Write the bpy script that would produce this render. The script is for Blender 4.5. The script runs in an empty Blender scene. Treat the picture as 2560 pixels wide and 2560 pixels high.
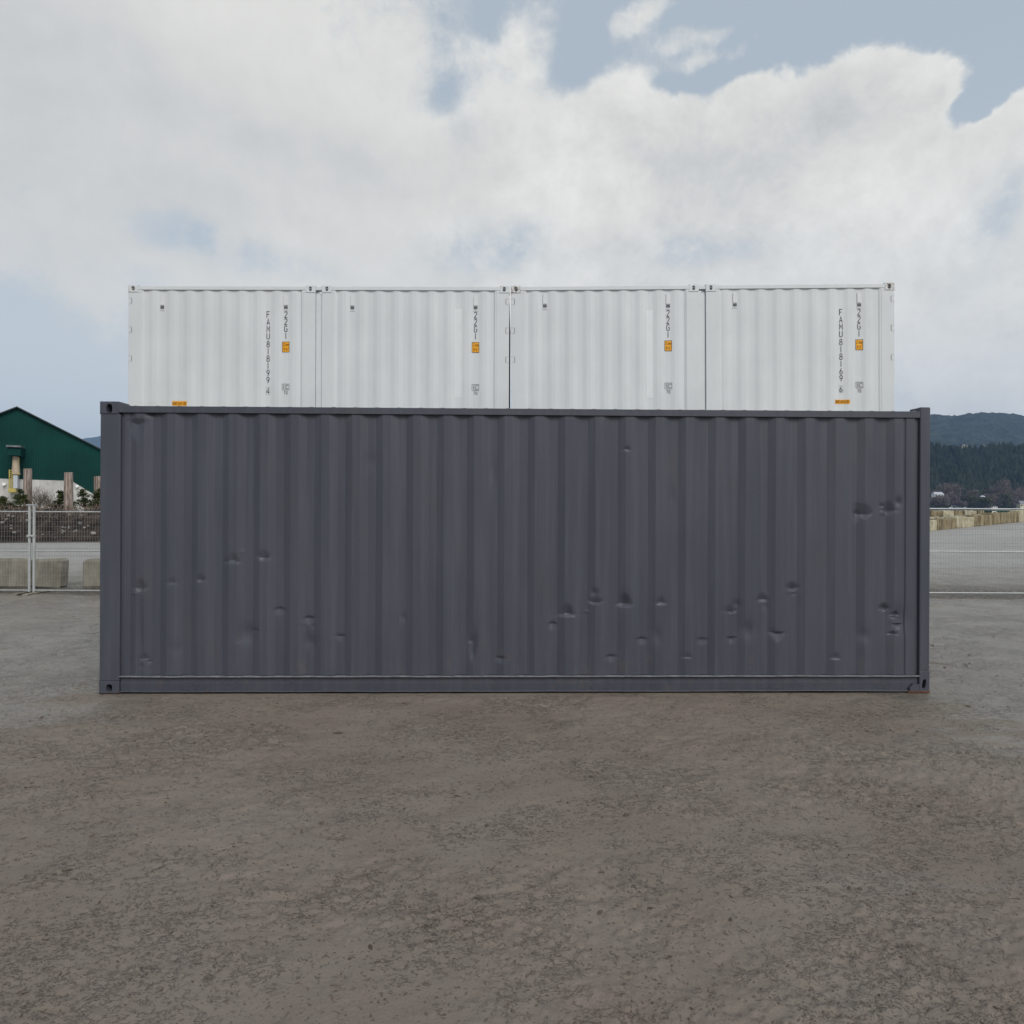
import bpy, math, random
import numpy as np
from mathutils import Matrix, Vector

SC = bpy.context.scene
COL = SC.collection
R = math.radians
random.seed(7)

# ------------------------------------------------------------------ camera
F, CX, CY, EYE, ROLL = 1600.0, 1280.0, 1265.0, 1.675, 0.0041   # photo is 2560 px wide
cd = bpy.data.cameras.new('camera')
cam = bpy.data.objects.new('camera', cd)
COL.objects.link(cam)
cd.sensor_width = 36.0
cd.lens = 36.0 * F / 2560.0
cd.shift_y = (CY - 1280.0) / 2560.0
cd.clip_end = 30000.0
cd.clip_start = 0.05
cam.matrix_world = Matrix.Translation((0, 0, EYE)) @ Matrix.Rotation(R(90), 4, 'X') @ Matrix.Rotation(ROLL, 4, 'Z')
SC.camera = cam


def uv(px, py):
    """photo pixel -> (u, v) right / up of the horizon centre, roll removed"""
    a, b = px - CX, CY - py
    return a - ROLL * b, b + ROLL * a


def at(px, py, Y):
    u, v = uv(px, py)
    return Vector((u * Y / F, Y, EYE + v * Y / F))


# ------------------------------------------------------------------ sky and light
SUN_ELEV, SUN_AZ = R(42), R(151)          # azimuth clockwise from +Y (view direction): behind the camera, to the right
wd = bpy.data.worlds.new('World')
SC.world = wd
wd.use_nodes = True
wt = wd.node_tree
wt.nodes.clear()


class NT:
    """small helper for building node trees"""
    def __init__(s, tree): s.t = tree
    def n(s, kind, **kw):
        nd = s.t.nodes.new(kind)
        for k, v in kw.items(): setattr(nd, k, v)
        return nd
    def put(s, sock, v):
        if isinstance(v, bpy.types.NodeSocket): s.t.links.new(v, sock)
        elif v is not None:
            if isinstance(v, (tuple, list)) and len(v) == 3 and sock.type == 'RGBA': v = tuple(v) + (1,)
            sock.default_value = v
    def m(s, op, a, b=None, c=None, clamp=False):
        nd = s.n('ShaderNodeMath', operation=op, use_clamp=clamp)
        s.put(nd.inputs[0], a); s.put(nd.inputs[1], b); s.put(nd.inputs[2], c)
        return nd.outputs[0]
    def v(s, op, a, b=None, scale=None):
        nd = s.n('ShaderNodeVectorMath', operation=op)
        s.put(nd.inputs[0], a); s.put(nd.inputs[1], b)
        if scale is not None: s.put(nd.inputs['Scale'], scale)
        return nd.outputs['Value'] if op in ('LENGTH', 'DOT_PRODUCT') else nd.outputs['Vector']
    def noise(s, vec, scale, detail=4, rough=0.5, dist=0.0, out='Fac'):
        nd = s.n('ShaderNodeTexNoise')
        s.put(nd.inputs['Vector'], vec); s.put(nd.inputs['Scale'], scale)
        nd.inputs['Detail'].default_value = detail
        nd.inputs['Roughness'].default_value = rough
        nd.inputs['Distortion'].default_value = dist
        return nd.outputs[out]
    def ramp(s, x, a, b, lo=0.0, hi=1.0, smooth=True):
        nd = s.n('ShaderNodeMapRange')
        nd.interpolation_type = 'SMOOTHSTEP' if smooth else 'LINEAR'
        s.put(nd.inputs['Value'], x)
        for k, v in zip(('From Min', 'From Max', 'To Min', 'To Max'), (a, b, lo, hi)): s.put(nd.inputs[k], v)
        return nd.outputs['Result']
    def mix(s, f, a, b, mode='MIX'):
        nd = s.n('ShaderNodeMix', data_type='RGBA', blend_type=mode)
        s.put(nd.inputs[0], f); s.put(nd.inputs[6], a); s.put(nd.inputs[7], b)
        return nd.outputs[2]
    def map(s, vec, scale=(1, 1, 1), rot=(0, 0, 0), loc=(0, 0, 0)):
        nd = s.n('ShaderNodeMapping')
        s.put(nd.inputs['Vector'], vec)
        nd.inputs['Location'].default_value = loc
        nd.inputs['Rotation'].default_value = rot
        nd.inputs['Scale'].default_value = scale
        return nd.outputs[0]


def lin(r, g, b):
    f = lambda c: (c / 255 / 12.92) if c / 255 <= 0.04045 else ((c / 255 + 0.055) / 1.055) ** 2.4
    return (f(r), f(g), f(b))


w = NT(wt)
wout = w.n('ShaderNodeOutputWorld')
bg = w.n('ShaderNodeBackground')
SKY_STRENGTH = 0.12
bg.inputs['Strength'].default_value = SKY_STRENGTH
wt.links.new(bg.outputs[0], wout.inputs[0])
sky = w.n('ShaderNodeTexSky', sky_type='NISHITA')
sky.sun_disc = False
sky.sun_elevation = SUN_ELEV
sky.sun_rotation = SUN_AZ
sky.air_density = 1.0
sky.dust_density = 1.5
sky.ozone_density = 1.0
tc = w.n('ShaderNodeTexCoord')
dvec = tc.outputs['Generated']
sep = w.n('ShaderNodeSeparateXYZ'); w.put(sep.inputs[0], dvec)
elev = sep.outputs['Z']


def dirxz(px, py):
    u, v = uv(px, py)
    d = Vector((u, F, v)).normalized()
    return d.x, d.z


flat = w.v('MULTIPLY', dvec, (1, 0, 1))
warp = w.noise(dvec, 5.0, 5, 0.58, out='Color')
warp = w.v('SUBTRACT', warp, (0.5, 0.5, 0.5))
fw = w.v('ADD', flat, w.v('MULTIPLY', warp, (0.10, 0.0, 0.085)))


def blobs(items, vec, start=0.0):
    tot = start
    for px, py, rx, ry, wt_ in items:
        x, z = dirxz(px, py)
        ex, _ = dirxz(px + rx, py); ex2, _ = dirxz(px - rx, py)
        _, ez = dirxz(px, py - ry); _, ez2 = dirxz(px, py + ry)
        sx, sz = abs(ex - ex2) / 2, abs(ez - ez2) / 2
        d = w.v('SUBTRACT', vec, (x, 0, z))
        d = w.v('MULTIPLY', d, (1 / sx, 0, 1 / sz))
        q = w.v('DOT_PRODUCT', d, d)
        e = w.m('EXPONENT', w.m('MULTIPLY', w.m('POWER', q, 1.4), -0.7))
        tot = w.m('MULTIPLY_ADD', e, wt_, tot)
    return tot


CLOUDS = [(330, 150, 745, 640, 1.0), (900, 520, 330, 240, 0.6),
          (1290, 110, 110, 85, 0.85), (1370, 330, 230, 110, 0.9), (1600, 275, 150, 90, 0.9), (1350, 560, 420, 230, 0.9),
          (1575, 50, 60, 36, 0.62), (1640, 20, 50, 30, .5), (1680, 100, 70, 30, 0.62), (1745, 160, 45, 42, 0.62), (1790, 80, 50, 22, 0.45), (1850, 115, 46, 26, 0.62),
          (1885, 235, 52, 48, 0.85), (2055, 205, 70, 48, 0.7), (2170, 205, 100, 60, 0.85), (2280, 225, 78, 50, 0.8), (2110, 330, 230, 120, 1.0), (1950, 430, 520, 125, 1.0),
          (1750, 600, 650, 220, 0.9), (2330, 500, 320, 190, 0.9), (2520, 350, 120, 75, 0.9), (2100, 880, 900, 250, 0.75), (1000, 800, 800, 170, 0.55),
          # openings
          (1145, 270, 62, 60, -0.6), (1215, 60, 40, 60, -0.5), (1715, 205, 105, 32, -0.95), (2520, 500, 55, 60, -0.6), 
          (990, 70, 110, 150, 0.55), (2470, 190, 160, 110, -1.5), (2150, 30, 330, 60, -0.9), (2400, 300, 70, 48, -1.0), (1450, 110, 60, 70, -0.35), (2440, 40, 200, 60, -.3)]
field = blobs(CLOUDS, fw, 0.0)
n1 = w.noise(dvec, 9.0, 10, 0.69, 0.2)
n1b = w.noise(w.v('ADD', dvec, (0.018, 0.0, 0.026)), 9.0, 10, 0.69, 0.2)
nf = w.noise(dvec, 30.0, 7, 0.72)
cov = w.m('ADD', w.m('ADD', field, w.m('MULTIPLY', w.m('SUBTRACT', n1, 0.5), 1.55)), w.m('MULTIPLY', w.m('SUBTRACT', nf, 0.5), 0.75))
soft = w.noise(dvec, 2.6, 2, 0.5)
mask = w.ramp(cov, 0.14, w.ramp(soft, 0.38, 0.62, 0.62, 1.05))
thin = blobs([(430, 590, 110, 45, .75), (600, 650, 130, 40, .7), (40, 600, 150, 60, .35), (130, 790, 260, 80, .35), (300, 700, 120, 40, .4), (1210, 630, 150, 55, .75), (1330, 590, 60, 40, .4), (1740, 650, 190, 40, .7),
              (2515, 500, 60, 70, .6), (2450, 620, 90, 90, .35), (1180, 350, 60, 40, .4), (760, 690, 90, 30, .35)], fw, 0.0)
thin = w.m('MULTIPLY', thin, w.ramp(n1, 0.36, 0.60, 1.15, 0.25), clamp=True)
mask = w.m('MULTIPLY', mask, w.m('SUBTRACT', 1.0, thin))
# brightness of the cloud body
lit = w.m('MULTIPLY', w.m('SUBTRACT', n1, n1b), w.ramp(sep.outputs['X'], -0.25, 0.15, 0.15, 0.40))
shade = blobs([(60, 60, 380, 260, -0.10), (200, 480, 450, 150, -0.085), (900, 430, 260, 70, -0.055), (1880, 400, 300, 110, -0.06), (2120, 270, 110, 60, -0.07), (1180, 400, 120, 60, -0.04), (1560, 250, 70, 50, 0.04), (1290, 60, 70, 50, 0.03), (650, 330, 300, 90, -0.03),
               (1500, 430, 180, 150, 0.05), (2200, 620, 420, 300, 0.075), (800, 700, 300, 100, .03), (1300, 620, 260, 200, 0.03), (1290, 130, 120, 90, 0.04), (2290, 200, 60, 50, 0.06), (50, 700, 300, 200, -0.06)], fw, 0.0)
soft2 = w.noise(dvec, 3.2, 5, 0.5)
rim = w.ramp(cov, 0.40, 1.35, 0.030, -0.014)
b = w.m('ADD', w.m('ADD', w.m('ADD', 0.755, rim), shade), w.m('ADD', lit, w.m('MULTIPLY', w.m('SUBTRACT', soft2, 0.5), 0.22)))
b = w.m('MULTIPLY', b, w.ramp(elev, 0.62, 0.95, 1.0, 1.9))      # overhead sky boosted above the view to brighten the scene
b = w.m('DIVIDE', b, SKY_STRENGTH)
tint = w.mix(w.ramp(b, 0.60 / SKY_STRENGTH, 0.75 / SKY_STRENGTH), (0.985, 1.0, 0.995), (1.02, 1.012, 0.965))
cloud = w.v('SCALE', tint, scale=b)
# clear sky: the physical sky, whitened by thin high haze towards the horizon
blue = w.v('MULTIPLY', sky.outputs[0], (1.0, 0.97, 0.90))
veil = w.ramp(elev, -0.02, 0.75, 0.98, 0.86, smooth=False)
veilcol = w.mix(w.ramp(elev, 0.0, 0.55), tuple(c / SKY_STRENGTH for c in lin(222, 228, 229)), tuple(c / SKY_STRENGTH for c in lin(184, 195, 205)))
clear = w.mix(veil, blue, veilcol)
low = w.ramp(elev, 0.0, 0.42, 0.70, 1.0)
final = w.mix(w.m('MULTIPLY', mask, low), clear, cloud)
wt.links.new(final, bg.inputs['Color'])

sd = bpy.data.lights.new('sun', 'SUN')
sun = bpy.data.objects.new('sun', sd)
COL.objects.link(sun)
sd.energy = 2.3
sd.angle = R(28)
sd.color = (1.0, 0.965, 0.91)
dirv = Vector((math.sin(SUN_AZ) * math.cos(SUN_ELEV), math.cos(SUN_AZ) * math.cos(SUN_ELEV), math.sin(SUN_ELEV)))
sun.rotation_euler = dirv.to_track_quat('Z', 'Y').to_euler()
sun.location = dirv * 50

SC.view_settings.view_transform = 'Standard'
SC.view_settings.look = 'None'
SC.view_settings.gamma = 1
SC.view_settings.use_curve_mapping = False
SC.view_settings.exposure = 0.0
SC.cycles.volume_bounces = 0
SC.cycles.max_bounces = 8


# ------------------------------------------------------------------ mesh helpers
class MB:
    def __init__(s): s.v = []; s.f = []; s.sm = []
    def add(s, vs, fs, smooth=False):
        k = len(s.v)
        s.v += [tuple(p) for p in vs]
        s.f += [tuple(i + k for i in f) for f in fs]
        s.sm += [smooth] * len(fs)
    def box(s, x0, x1, y0, y1, z0, z1, bev=0.0):
        if bev <= 0:
            vs = [(x, y, z) for x in (x0, x1) for y in (y0, y1) for z in (z0, z1)]
            s.add(vs, [(0, 1, 3, 2), (4, 6, 7, 5), (0, 4, 5, 1), (2, 3, 7, 6), (0, 2, 6, 4), (1, 5, 7, 3)])
            return
        cx, cy, cz = (x0 + x1) / 2, (y0 + y1) / 2, (z0 + z1) / 2
        hx, hy, hz = (x1 - x0) / 2, (y1 - y0) / 2, (z1 - z0) / 2
        bev = min(bev, hx * .49, hy * .49, hz * .49)
        vs = []; idx = {}
        for sx in (-1, 1):
            for sy in (-1, 1):
                for sz in (-1, 1):
                    for ax in range(3):
                        d = [hx - bev, hy - bev, hz - bev]; d[ax] += bev
                        idx[(sx, sy, sz, ax)] = len(vs)
                        vs.append((cx + sx * d[0], cy + sy * d[1], cz + sz * d[2]))
        fs = []
        for ax in range(3):
            a, b_ = [i for i in range(3) if i != ax]
            for sg in (-1, 1):
                q = []
                for p, r in ((-1, -1), (1, -1), (1, 1), (-1, 1)):
                    k = [0, 0, 0]; k[ax] = sg; k[a] = p; k[b_] = r
                    q.append(idx[(k[0], k[1], k[2], ax)])
                fs.append(tuple(q))
            for p in (-1, 1):
                for r in (-1, 1):
                    q = []
                    for sg, wh in ((-1, a), (1, a), (1, b_), (-1, b_)):
                        k = [0, 0, 0]; k[ax] = sg; k[a] = p; k[b_] = r
                        q.append(idx[(k[0], k[1], k[2], wh)])
                    fs.append(tuple(q))
        for sx in (-1, 1):
            for sy in (-1, 1):
                for sz in (-1, 1):
                    fs.append(tuple(idx[(sx, sy, sz, ax)] for ax in range(3)))
        s.add(vs, fs)
    def tube(s, p0, p1, r0, r1=None, n=8, cap=True):
        r1 = r0 if r1 is None else r1
        p0, p1 = Vector(p0), Vector(p1)
        d = (p1 - p0).normalized()
        a = d.orthogonal().normalized(); b_ = d.cross(a)
        vs = []
        for p, r in ((p0, r0), (p1, r1)):
            for i in range(n):
                t = 2 * math.pi * i / n
                vs.append(p + a * (r * math.cos(t)) + b_ * (r * math.sin(t)))
        fs = [(i, (i + 1) % n, n + (i + 1) % n, n + i) for i in range(n)]
        s.add(vs, fs, True)
        if cap: s.add(vs, [tuple(range(n))[::-1], tuple(range(n, 2 * n))])
    def build(s, name, mat, parent=None, loc=None):
        me = bpy.data.meshes.new(name)
        me.from_pydata(s.v, [], s.f)
        me.polygons.foreach_set('use_smooth', s.sm)
        me.materials.append(mat)
        import bmesh
        bm = bmesh.new(); bm.from_mesh(me)
        bmesh.ops.recalc_face_normals(bm, faces=bm.faces)
        bm.to_mesh(me); bm.free()
        me.update()
        return link(name, me, parent, loc)


def link(name, me, parent=None, loc=None):
    o = bpy.data.objects.new(name, me)
    COL.objects.link(o)
    if parent: o.parent = parent
    if loc is not None: o.location = loc
    return o


def npmesh(name, V, Fc, mat, parent=None, smooth=True):
    """V (n,3) array, Fc (m,k) array"""
    me = bpy.data.meshes.new(name)
    V = np.asarray(V, dtype=np.float32); Fc = np.asarray(Fc, dtype=np.int32)
    k = Fc.shape[1]
    me.vertices.add(len(V)); me.vertices.foreach_set('co', V.ravel())
    me.loops.add(Fc.size); me.loops.foreach_set('vertex_index', Fc.ravel())
    me.polygons.add(len(Fc))
    me.polygons.foreach_set('loop_start', np.arange(0, Fc.size, k, dtype=np.int32))
    me.polygons.foreach_set('loop_total', np.full(len(Fc), k, dtype=np.int32))
    me.polygons.foreach_set('use_smooth', np.full(len(Fc), smooth))
    me.materials.append(mat)
    me.update(calc_edges=True); me.validate()
    return link(name, me, parent)


def gridfaces(nr, nc):
    i = np.arange(nr - 1)[:, None] * nc + np.arange(nc - 1)[None, :]
    return np.stack([i, i + 1, i + 1 + nc, i + nc], -1).reshape(-1, 4)


def empty(name, loc=(0, 0, 0), rz=0.0):
    o = bpy.data.objects.new(name, None)
    o.empty_display_size = 0.3
    o.location = loc; o.rotation_euler = (0, 0, rz)
    COL.objects.link(o)
    return o


def tag(o, label=None, cat=None, group=None, kind=None):
    if label: o['label'] = label
    if cat: o['category'] = cat
    if group: o['group'] = group
    if kind: o['kind'] = kind
    return o


# ------------------------------------------------------------------ numpy noise
def perlin(x, y, seed=0):
    rs = np.random.RandomState(seed)
    perm = rs.permutation(512)
    ang = rs.rand(512) * 2 * np.pi
    gx, gy = np.cos(ang), np.sin(ang)
    xi, yi = np.floor(x).astype(np.int64), np.floor(y).astype(np.int64)
    xf, yf = x - xi, y - yi
    u_, v_ = xf * xf * xf * (xf * (xf * 6 - 15) + 10), yf * yf * yf * (yf * (yf * 6 - 15) + 10)
    def g(i, j, dx, dy):
        h = perm[(perm[(xi + i) % 512] + yi + j) % 512]
        return gx[h] * dx + gy[h] * dy
    a = g(0, 0, xf, yf); b_ = g(1, 0, xf - 1, yf); c = g(0, 1, xf, yf - 1); d = g(1, 1, xf - 1, yf - 1)
    return 1.5 * ((a * (1 - u_) + b_ * u_) * (1 - v_) + (c * (1 - u_) + d * u_) * v_)


def fbm(x, y, seed=0, oct_=4, gain=0.5):
    t, a, f = 0, 1.0, 1.0
    for k in range(oct_):
        t = t + a * perlin(x * f + 13.7 * k, y * f - 7.1 * k, seed + k); a *= gain; f *= 2.03
    return t


def sstep(a, b_, x):
    t = np.clip((x - a) / (b_ - a), 0, 1)
    return t * t * (3 - 2 * t)


# ------------------------------------------------------------------ materials
def mat(name):
    m = bpy.data.materials.new(name); m.use_nodes = True
    t = NT(m.node_tree); t.t.nodes.clear()
    out = t.n('ShaderNodeOutputMaterial'); p = t.n('ShaderNodeBsdfPrincipled')
    t.t.links.new(p.outputs[0], out.inputs[0])
    g = t.n('ShaderNodeTexCoord')
    return m, t, p, g.outputs['Object']


def bump(t, p, h, strength, dist):
    bn = t.n('ShaderNodeBump')
    bn.inputs['Strength'].default_value = strength
    bn.inputs['Distance'].default_value = dist
    t.put(bn.inputs['Height'], h)
    t.t.links.new(bn.outputs[0], p.inputs['Normal'])


def simple(name, col, rough=0.7, var=0.25, scale=6.0, spec=0.4, bmp=0.0, bscale=40, metal=0.0):
    m, t, p, g = mat(name)
    n = t.noise(g, scale, 6, 0.6)
    k = t.ramp(n, 0.3, 0.7, 1 - var, 1 + var, smooth=False)
    t.put(p.inputs['Base Color'], t.v('SCALE', t.mix(0.0, col, col), scale=k))
    p.inputs['Roughness'].default_value = rough
    p.inputs['Specular IOR Level'].default_value = spec
    p.inputs['Metallic'].default_value = metal
    if bmp: bump(t, p, t.noise(g, bscale, 5, 0.6), 1.0, bmp)
    return m


def dark_paint(name, rust=False):
    m, t, p, g = mat(name)
    big = t.noise(t.map(g, (1, 1, .5)), 1.3, 5, 0.6)
    col = t.mix(t.ramp(big, 0.32, 0.68), (0.052, 0.056, 0.075), (0.061, 0.064, 0.083))
    streak = t.noise(t.map(g, (9, 9, .35)), 2.0, 6, 0.6)
    col = t.mix(t.ramp(streak, 0.42, 0.72, 0.0, 0.5), col, (0.078, 0.084, 0.106))
    dirt = t.noise(t.map(g, (2.2, 2, .8), loc=(3, 1, 7)), 1.7, 7, 0.68)
    col = t.mix(t.ramp(dirt, 0.55, 0.78, 0.0, 0.30), col, (0.070, 0.058, 0.050))
    fine = t.noise(g, 220, 3, 0.7)
    col = t.mix(t.ramp(fine, 0.68, 0.76, 0, 0.55), col, (0.16, 0.16, 0.18))
    fine2 = t.noise(t.map(g, loc=(5, 5, 5)), 150, 3, 0.7)
    col = t.mix(t.ramp(fine2, 0.66, 0.76, 0, 0.7), col, (0.028, 0.028, 0.032))
    sp = t.n('ShaderNodeSeparateXYZ'); t.put(sp.inputs[0], g)
    spl = t.m('MULTIPLY', t.ramp(sp.outputs['Z'], 0.05, 0.75, 1.0, 0.0), t.ramp(t.noise(t.map(g, (1, 1, .7), loc=(2, 8, 1)), 7, 8, .75), 0.52, 0.70))
    col = t.mix(t.m('MULTIPLY', spl, 0.45), col, (0.105, 0.088, 0.075))
    if rust:
        r1 = t.noise(g, 9, 7, 0.7)
        z = t.m('ADD', sp.outputs['Z'], t.m('MULTIPLY', t.m('SUBTRACT', r1, 0.5), -0.085))
        edge = t.ramp(z, 0.002, 0.014, 1.0, 0.0)
        rc = t.mix(t.ramp(t.noise(g, 60, 5, 0.7), 0.4, 0.6), (0.035, 0.018, 0.012), (0.13, 0.058, 0.035))
        col = t.mix(t.m('MULTIPLY', edge, 0.85), col, rc)
        # pitting in patches along the rail
        vn = t.n('ShaderNodeTexVoronoi'); t.put(vn.inputs['Vector'], g); vn.inputs['Scale'].default_value = 85
        patch = t.ramp(t.noise(t.map(g, (1, 1, 3)), 1.9, 3, 0.5), 0.54, 0.66)
        pit = t.m('MULTIPLY', t.m('MULTIPLY', t.ramp(vn.outputs['Distance'], 0.25, 0.38, 1, 0), t.ramp(t.noise(g, 28, 4), 0.46, 0.56)), patch)
        col = t.mix(t.m('MULTIPLY', pit, 0.85), col, (0.012, 0.011, 0.012))
    t.put(p.inputs['Base Color'], col)
    t.put(p.inputs['Roughness'], t.ramp(t.noise(g, 6, 6, 0.7), 0.3, 0.7, 0.42, 0.62))
    p.inputs['Specular IOR Level'].default_value = 0.35
    h = t.m('ADD', t.m('MULTIPLY', t.noise(g, 160, 3, 0.6), 0.12), t.noise(t.map(g, (1, 1, .6)), 5, 3, 0.5))
    bump(t, p, h, 0.55, 0.0035)
    return m


def white_paint(name, rust=0.0):
    m, t, p, g = mat(name)
    col = t.mix(t.ramp(t.noise(t.map(g, (1, 1, .5)), 1.6, 5, 0.6), 0.3, 0.7), (0.56, 0.585, 0.605), (0.615, 0.64, 0.66))
    st = t.noise(t.map(g, (14, 14, .5)), 2.0, 6, 0.65)
    col = t.mix(t.ramp(st, 0.56, 0.85, 0, 0.30), col, (0.50, 0.505, 0.49))
    sp = t.noise(g, 75, 4, 0.7)
    col = t.mix(t.ramp(sp, 0.73, 0.80, 0, 0.5), col, (0.30, 0.26, 0.22))
    if rust:
        r1 = t.noise(g, 22, 8, 0.75)
        col = t.mix(t.ramp(r1, 0.62 - rust * .12, 0.72 - rust * .12, 0, 0.9), col, t.mix(t.ramp(t.noise(g, 70, 3), 0.4, 0.6), (0.10, 0.045, 0.022), (0.30, 0.17, 0.07)))
    t.put(p.inputs['Base Color'], col)
    p.inputs['Roughness'].default_value = 0.5
    p.inputs['Specular IOR Level'].default_value = 0.3
    bump(t, p, t.noise(t.map(g, (1, 1, .5)), 4.0, 3, 0.5), 0.4, 0.003)
    return m


def concrete(name, c0, c1, streaks=0.5, scale=1.0):
    m, t, p, g = mat(name)
    oi = t.n('ShaderNodeObjectInfo')
    g2 = t.v('ADD', g, t.v('SCALE', (1, 1, 1), scale=t.m('MULTIPLY', oi.outputs['Random'], 37.0)))
    n = t.noise(g2, 2.2 * scale, 7, 0.65)
    s_ = t.noise(t.map(g2, (3.2, 3.2, .5)), 1.4 * scale, 7, 0.68)
    f_ = t.m('ADD', t.m('MULTIPLY', n, 1 - streaks), t.m('MULTIPLY', s_, streaks))
    col = t.mix(t.ramp(f_, 0.38, 0.62), c0, c1)
    col = t.mix(t.ramp(t.noise(g2, 30 * scale, 4, .7), 0.58, 0.75, 0, 0.4), col, tuple(c * .4 for c in c0))
    t.put(p.inputs['Base Color'], col)
    p.inputs['Roughness'].default_value = 0.9
    p.inputs['Specular IOR Level'].default_value = 0.2
    bump(t, p, t.noise(g2, 25 * scale, 6, 0.7), 0.8, 0.015)
    return m


M_DARK = dark_paint('charcoal_paint')
M_DARKR = dark_paint('charcoal_paint_rusty_foot', True)
M_WHITE = white_paint('white_paint')
M_WHITER = white_paint('white_paint_rusty', 0.8)
M_WHITERR = white_paint('white_paint_very_rusty', 1.25)
M_BLANK = simple('blank_sticker', (0.66, 0.685, 0.70), 0.35, 0.03)
M_SLOT = simple('slot_grey', (0.16, 0.15, 0.14), 0.8, 0.4, 30)  # mid grey of the lashing slots and their outline
M_VENT = simple('vent_paint', (0.62, 0.64, 0.65), 0.5, 0.03)
M_SEAL = simple('white_sealant', (0.85, 0.86, 0.86), 0.5, 0.04)
M_RUST = simple('rust', (0.10, 0.045, 0.028), 0.9, 0.5, 30, bmp=.003)
M_RUSTDARK = simple('dark_rust', (0.045, 0.035, 0.028), 0.9, 0.5, 30)
M_BLACK = simple('black_ink', (0.02, 0.02, 0.024), 0.6, 0.1)
M_GREYINK = simple('grey_mark', (0.17, 0.175, 0.18), 0.6, 0.1)
M_BROWNINK = simple('brown_ink', (0.13, 0.03, 0.004), 0.6, 0.1)
M_ORANGE = simple('orange_sticker', (0.78, 0.36, 0.012), 0.45, 0.08, 12)
M_GALV = simple('galvanised_steel', (0.42, 0.44, 0.44), 0.5, 0.12, 9, metal=0.35)
M_WIRE = simple('wire', (0.26, 0.26, 0.25), 0.6, 0.1)
M_TAN = concrete('tan_concrete', (0.29, 0.26, 0.17), (0.47, 0.43, 0.31), 0.25)
M_STAIN = concrete('stained_concrete', (0.085, 0.062, 0.030), (0.30, 0.245, 0.145), 0.6, .55)
M_GREYC = concrete('grey_brown_concrete', (0.17, 0.155, 0.125), (0.30, 0.28, 0.235), 0.45)
M_BASE = concrete('pale_concrete', (0.36, 0.355, 0.34), (0.50, 0.49, 0.47), 0.4, 0.5)
M_BGREEN = None


# ------------------------------------------------------------------ ground
def hterrain(x, y):
    """large, gentle shape of the yard"""
    rise = 0.30 * sstep(36, 60, y) * sstep(24, 42, x)
    return rise


NR1, NR2, NCOL = 520, 90, 820
rows = np.concatenate([np.geomspace(0.8, 14.0, NR1), np.geomspace(14.0, 112.0, NR2)[1:]])
tt = np.linspace(-1.5, 1.5, NCOL)
YY = np.repeat(rows[:, None], NCOL, 1)
XX = tt[None, :] * (YY + 0.6)
ca, sa = math.cos(0.30), math.sin(0.30)
XR, YR = XX * ca + YY * sa, -XX * sa + YY * ca           # scuffs run up to the right
near = 1 - sstep(10.5, 15, YY)
H = 0.010 * fbm(XX * 0.8, YY * 0.8, 1, 3)
rough = sstep(-0.25, 0.45, fbm(XX * 0.45 + 3, YY * 0.6, 5, 4))            # where the mud is churned
calm = sstep(4.6, 5.7, YY) * sstep(3.75, 3.2, np.abs(XX)) if False else 0
H = H + near * (0.005 * fbm(XR * 3.1, YR * 5.0, 11, 3))
fl = fbm(XR * 5.0, YR * 9.0, 21, 5, 0.62)
flk = sstep(0.02, 0.10, fl) * sstep(0.85, 0.15, fl)                   # flaked crust with crisp edges
H = H + near * rough * (0.0055 * flk + 0.0035 * np.abs(fbm(XR * 17, YR * 26, 31, 3)))
fl2 = fbm(XR * 13.0 + 9, YR * 24.0, 41, 4, 0.6)
H = H + near * (0.1 + 0.9 * rough) * 0.0030 * sstep(0.26, 0.31, fl2)
H = H - near * rough * 0.006 * sstep(0.26, 0.40, fbm(XR * 8 + 5, YR * 13, 51, 3))
H = H + near * 0.0013 * fbm(XX * 42, YY * 42, 61, 2)
fade = 1 - sstep(5.0, 8, np.abs(tt))[None, :]
ZZ = H * (0.35 + 0.65 * near) + hterrain(XX, YY)
# flat pads where the containers stand
pad = ((np.abs(XX) < 3.95) & (YY > 5.62) & (YY < 8.6))
ZZ = np.where(pad, np.minimum(ZZ, 0.0) * .4 - 0.004, ZZ)
pad2 = ((np.abs(XX) < 6.3) & (YY > 10.0) & (YY < 12.8))
ZZ = np.where(pad2, np.minimum(ZZ, 0.0) - 0.004, ZZ)
ZZ = ZZ * (1 - sstep(1.3, 1.5, np.abs(tt)))[None, :]
ZZ[0, :] = 0; ZZ[-1, :] = 0
V = np.stack([XX, YY, ZZ], -1).reshape(-1, 3)
Fg = gridfaces(len(rows), NCOL)
BIG = 9000.0
k0 = len(V)
na, nb_, fa, fb = 0, NCOL - 1, (len(rows) - 1) * NCOL, len(rows) * NCOL - 1      # the detailed sheet's corners
V = np.concatenate([V, np.array([[-BIG, -300, 0], [BIG, -300, 0], [BIG, 9000, 0], [-BIG, 9000, 0]])])
Fg = np.concatenate([Fg, np.array([[k0, k0 + 1, nb_, na], [k0 + 1, k0 + 2, fb, nb_], [k0 + 2, k0 + 3, fa, fb], [k0 + 3, k0, na, fa]])])

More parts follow.
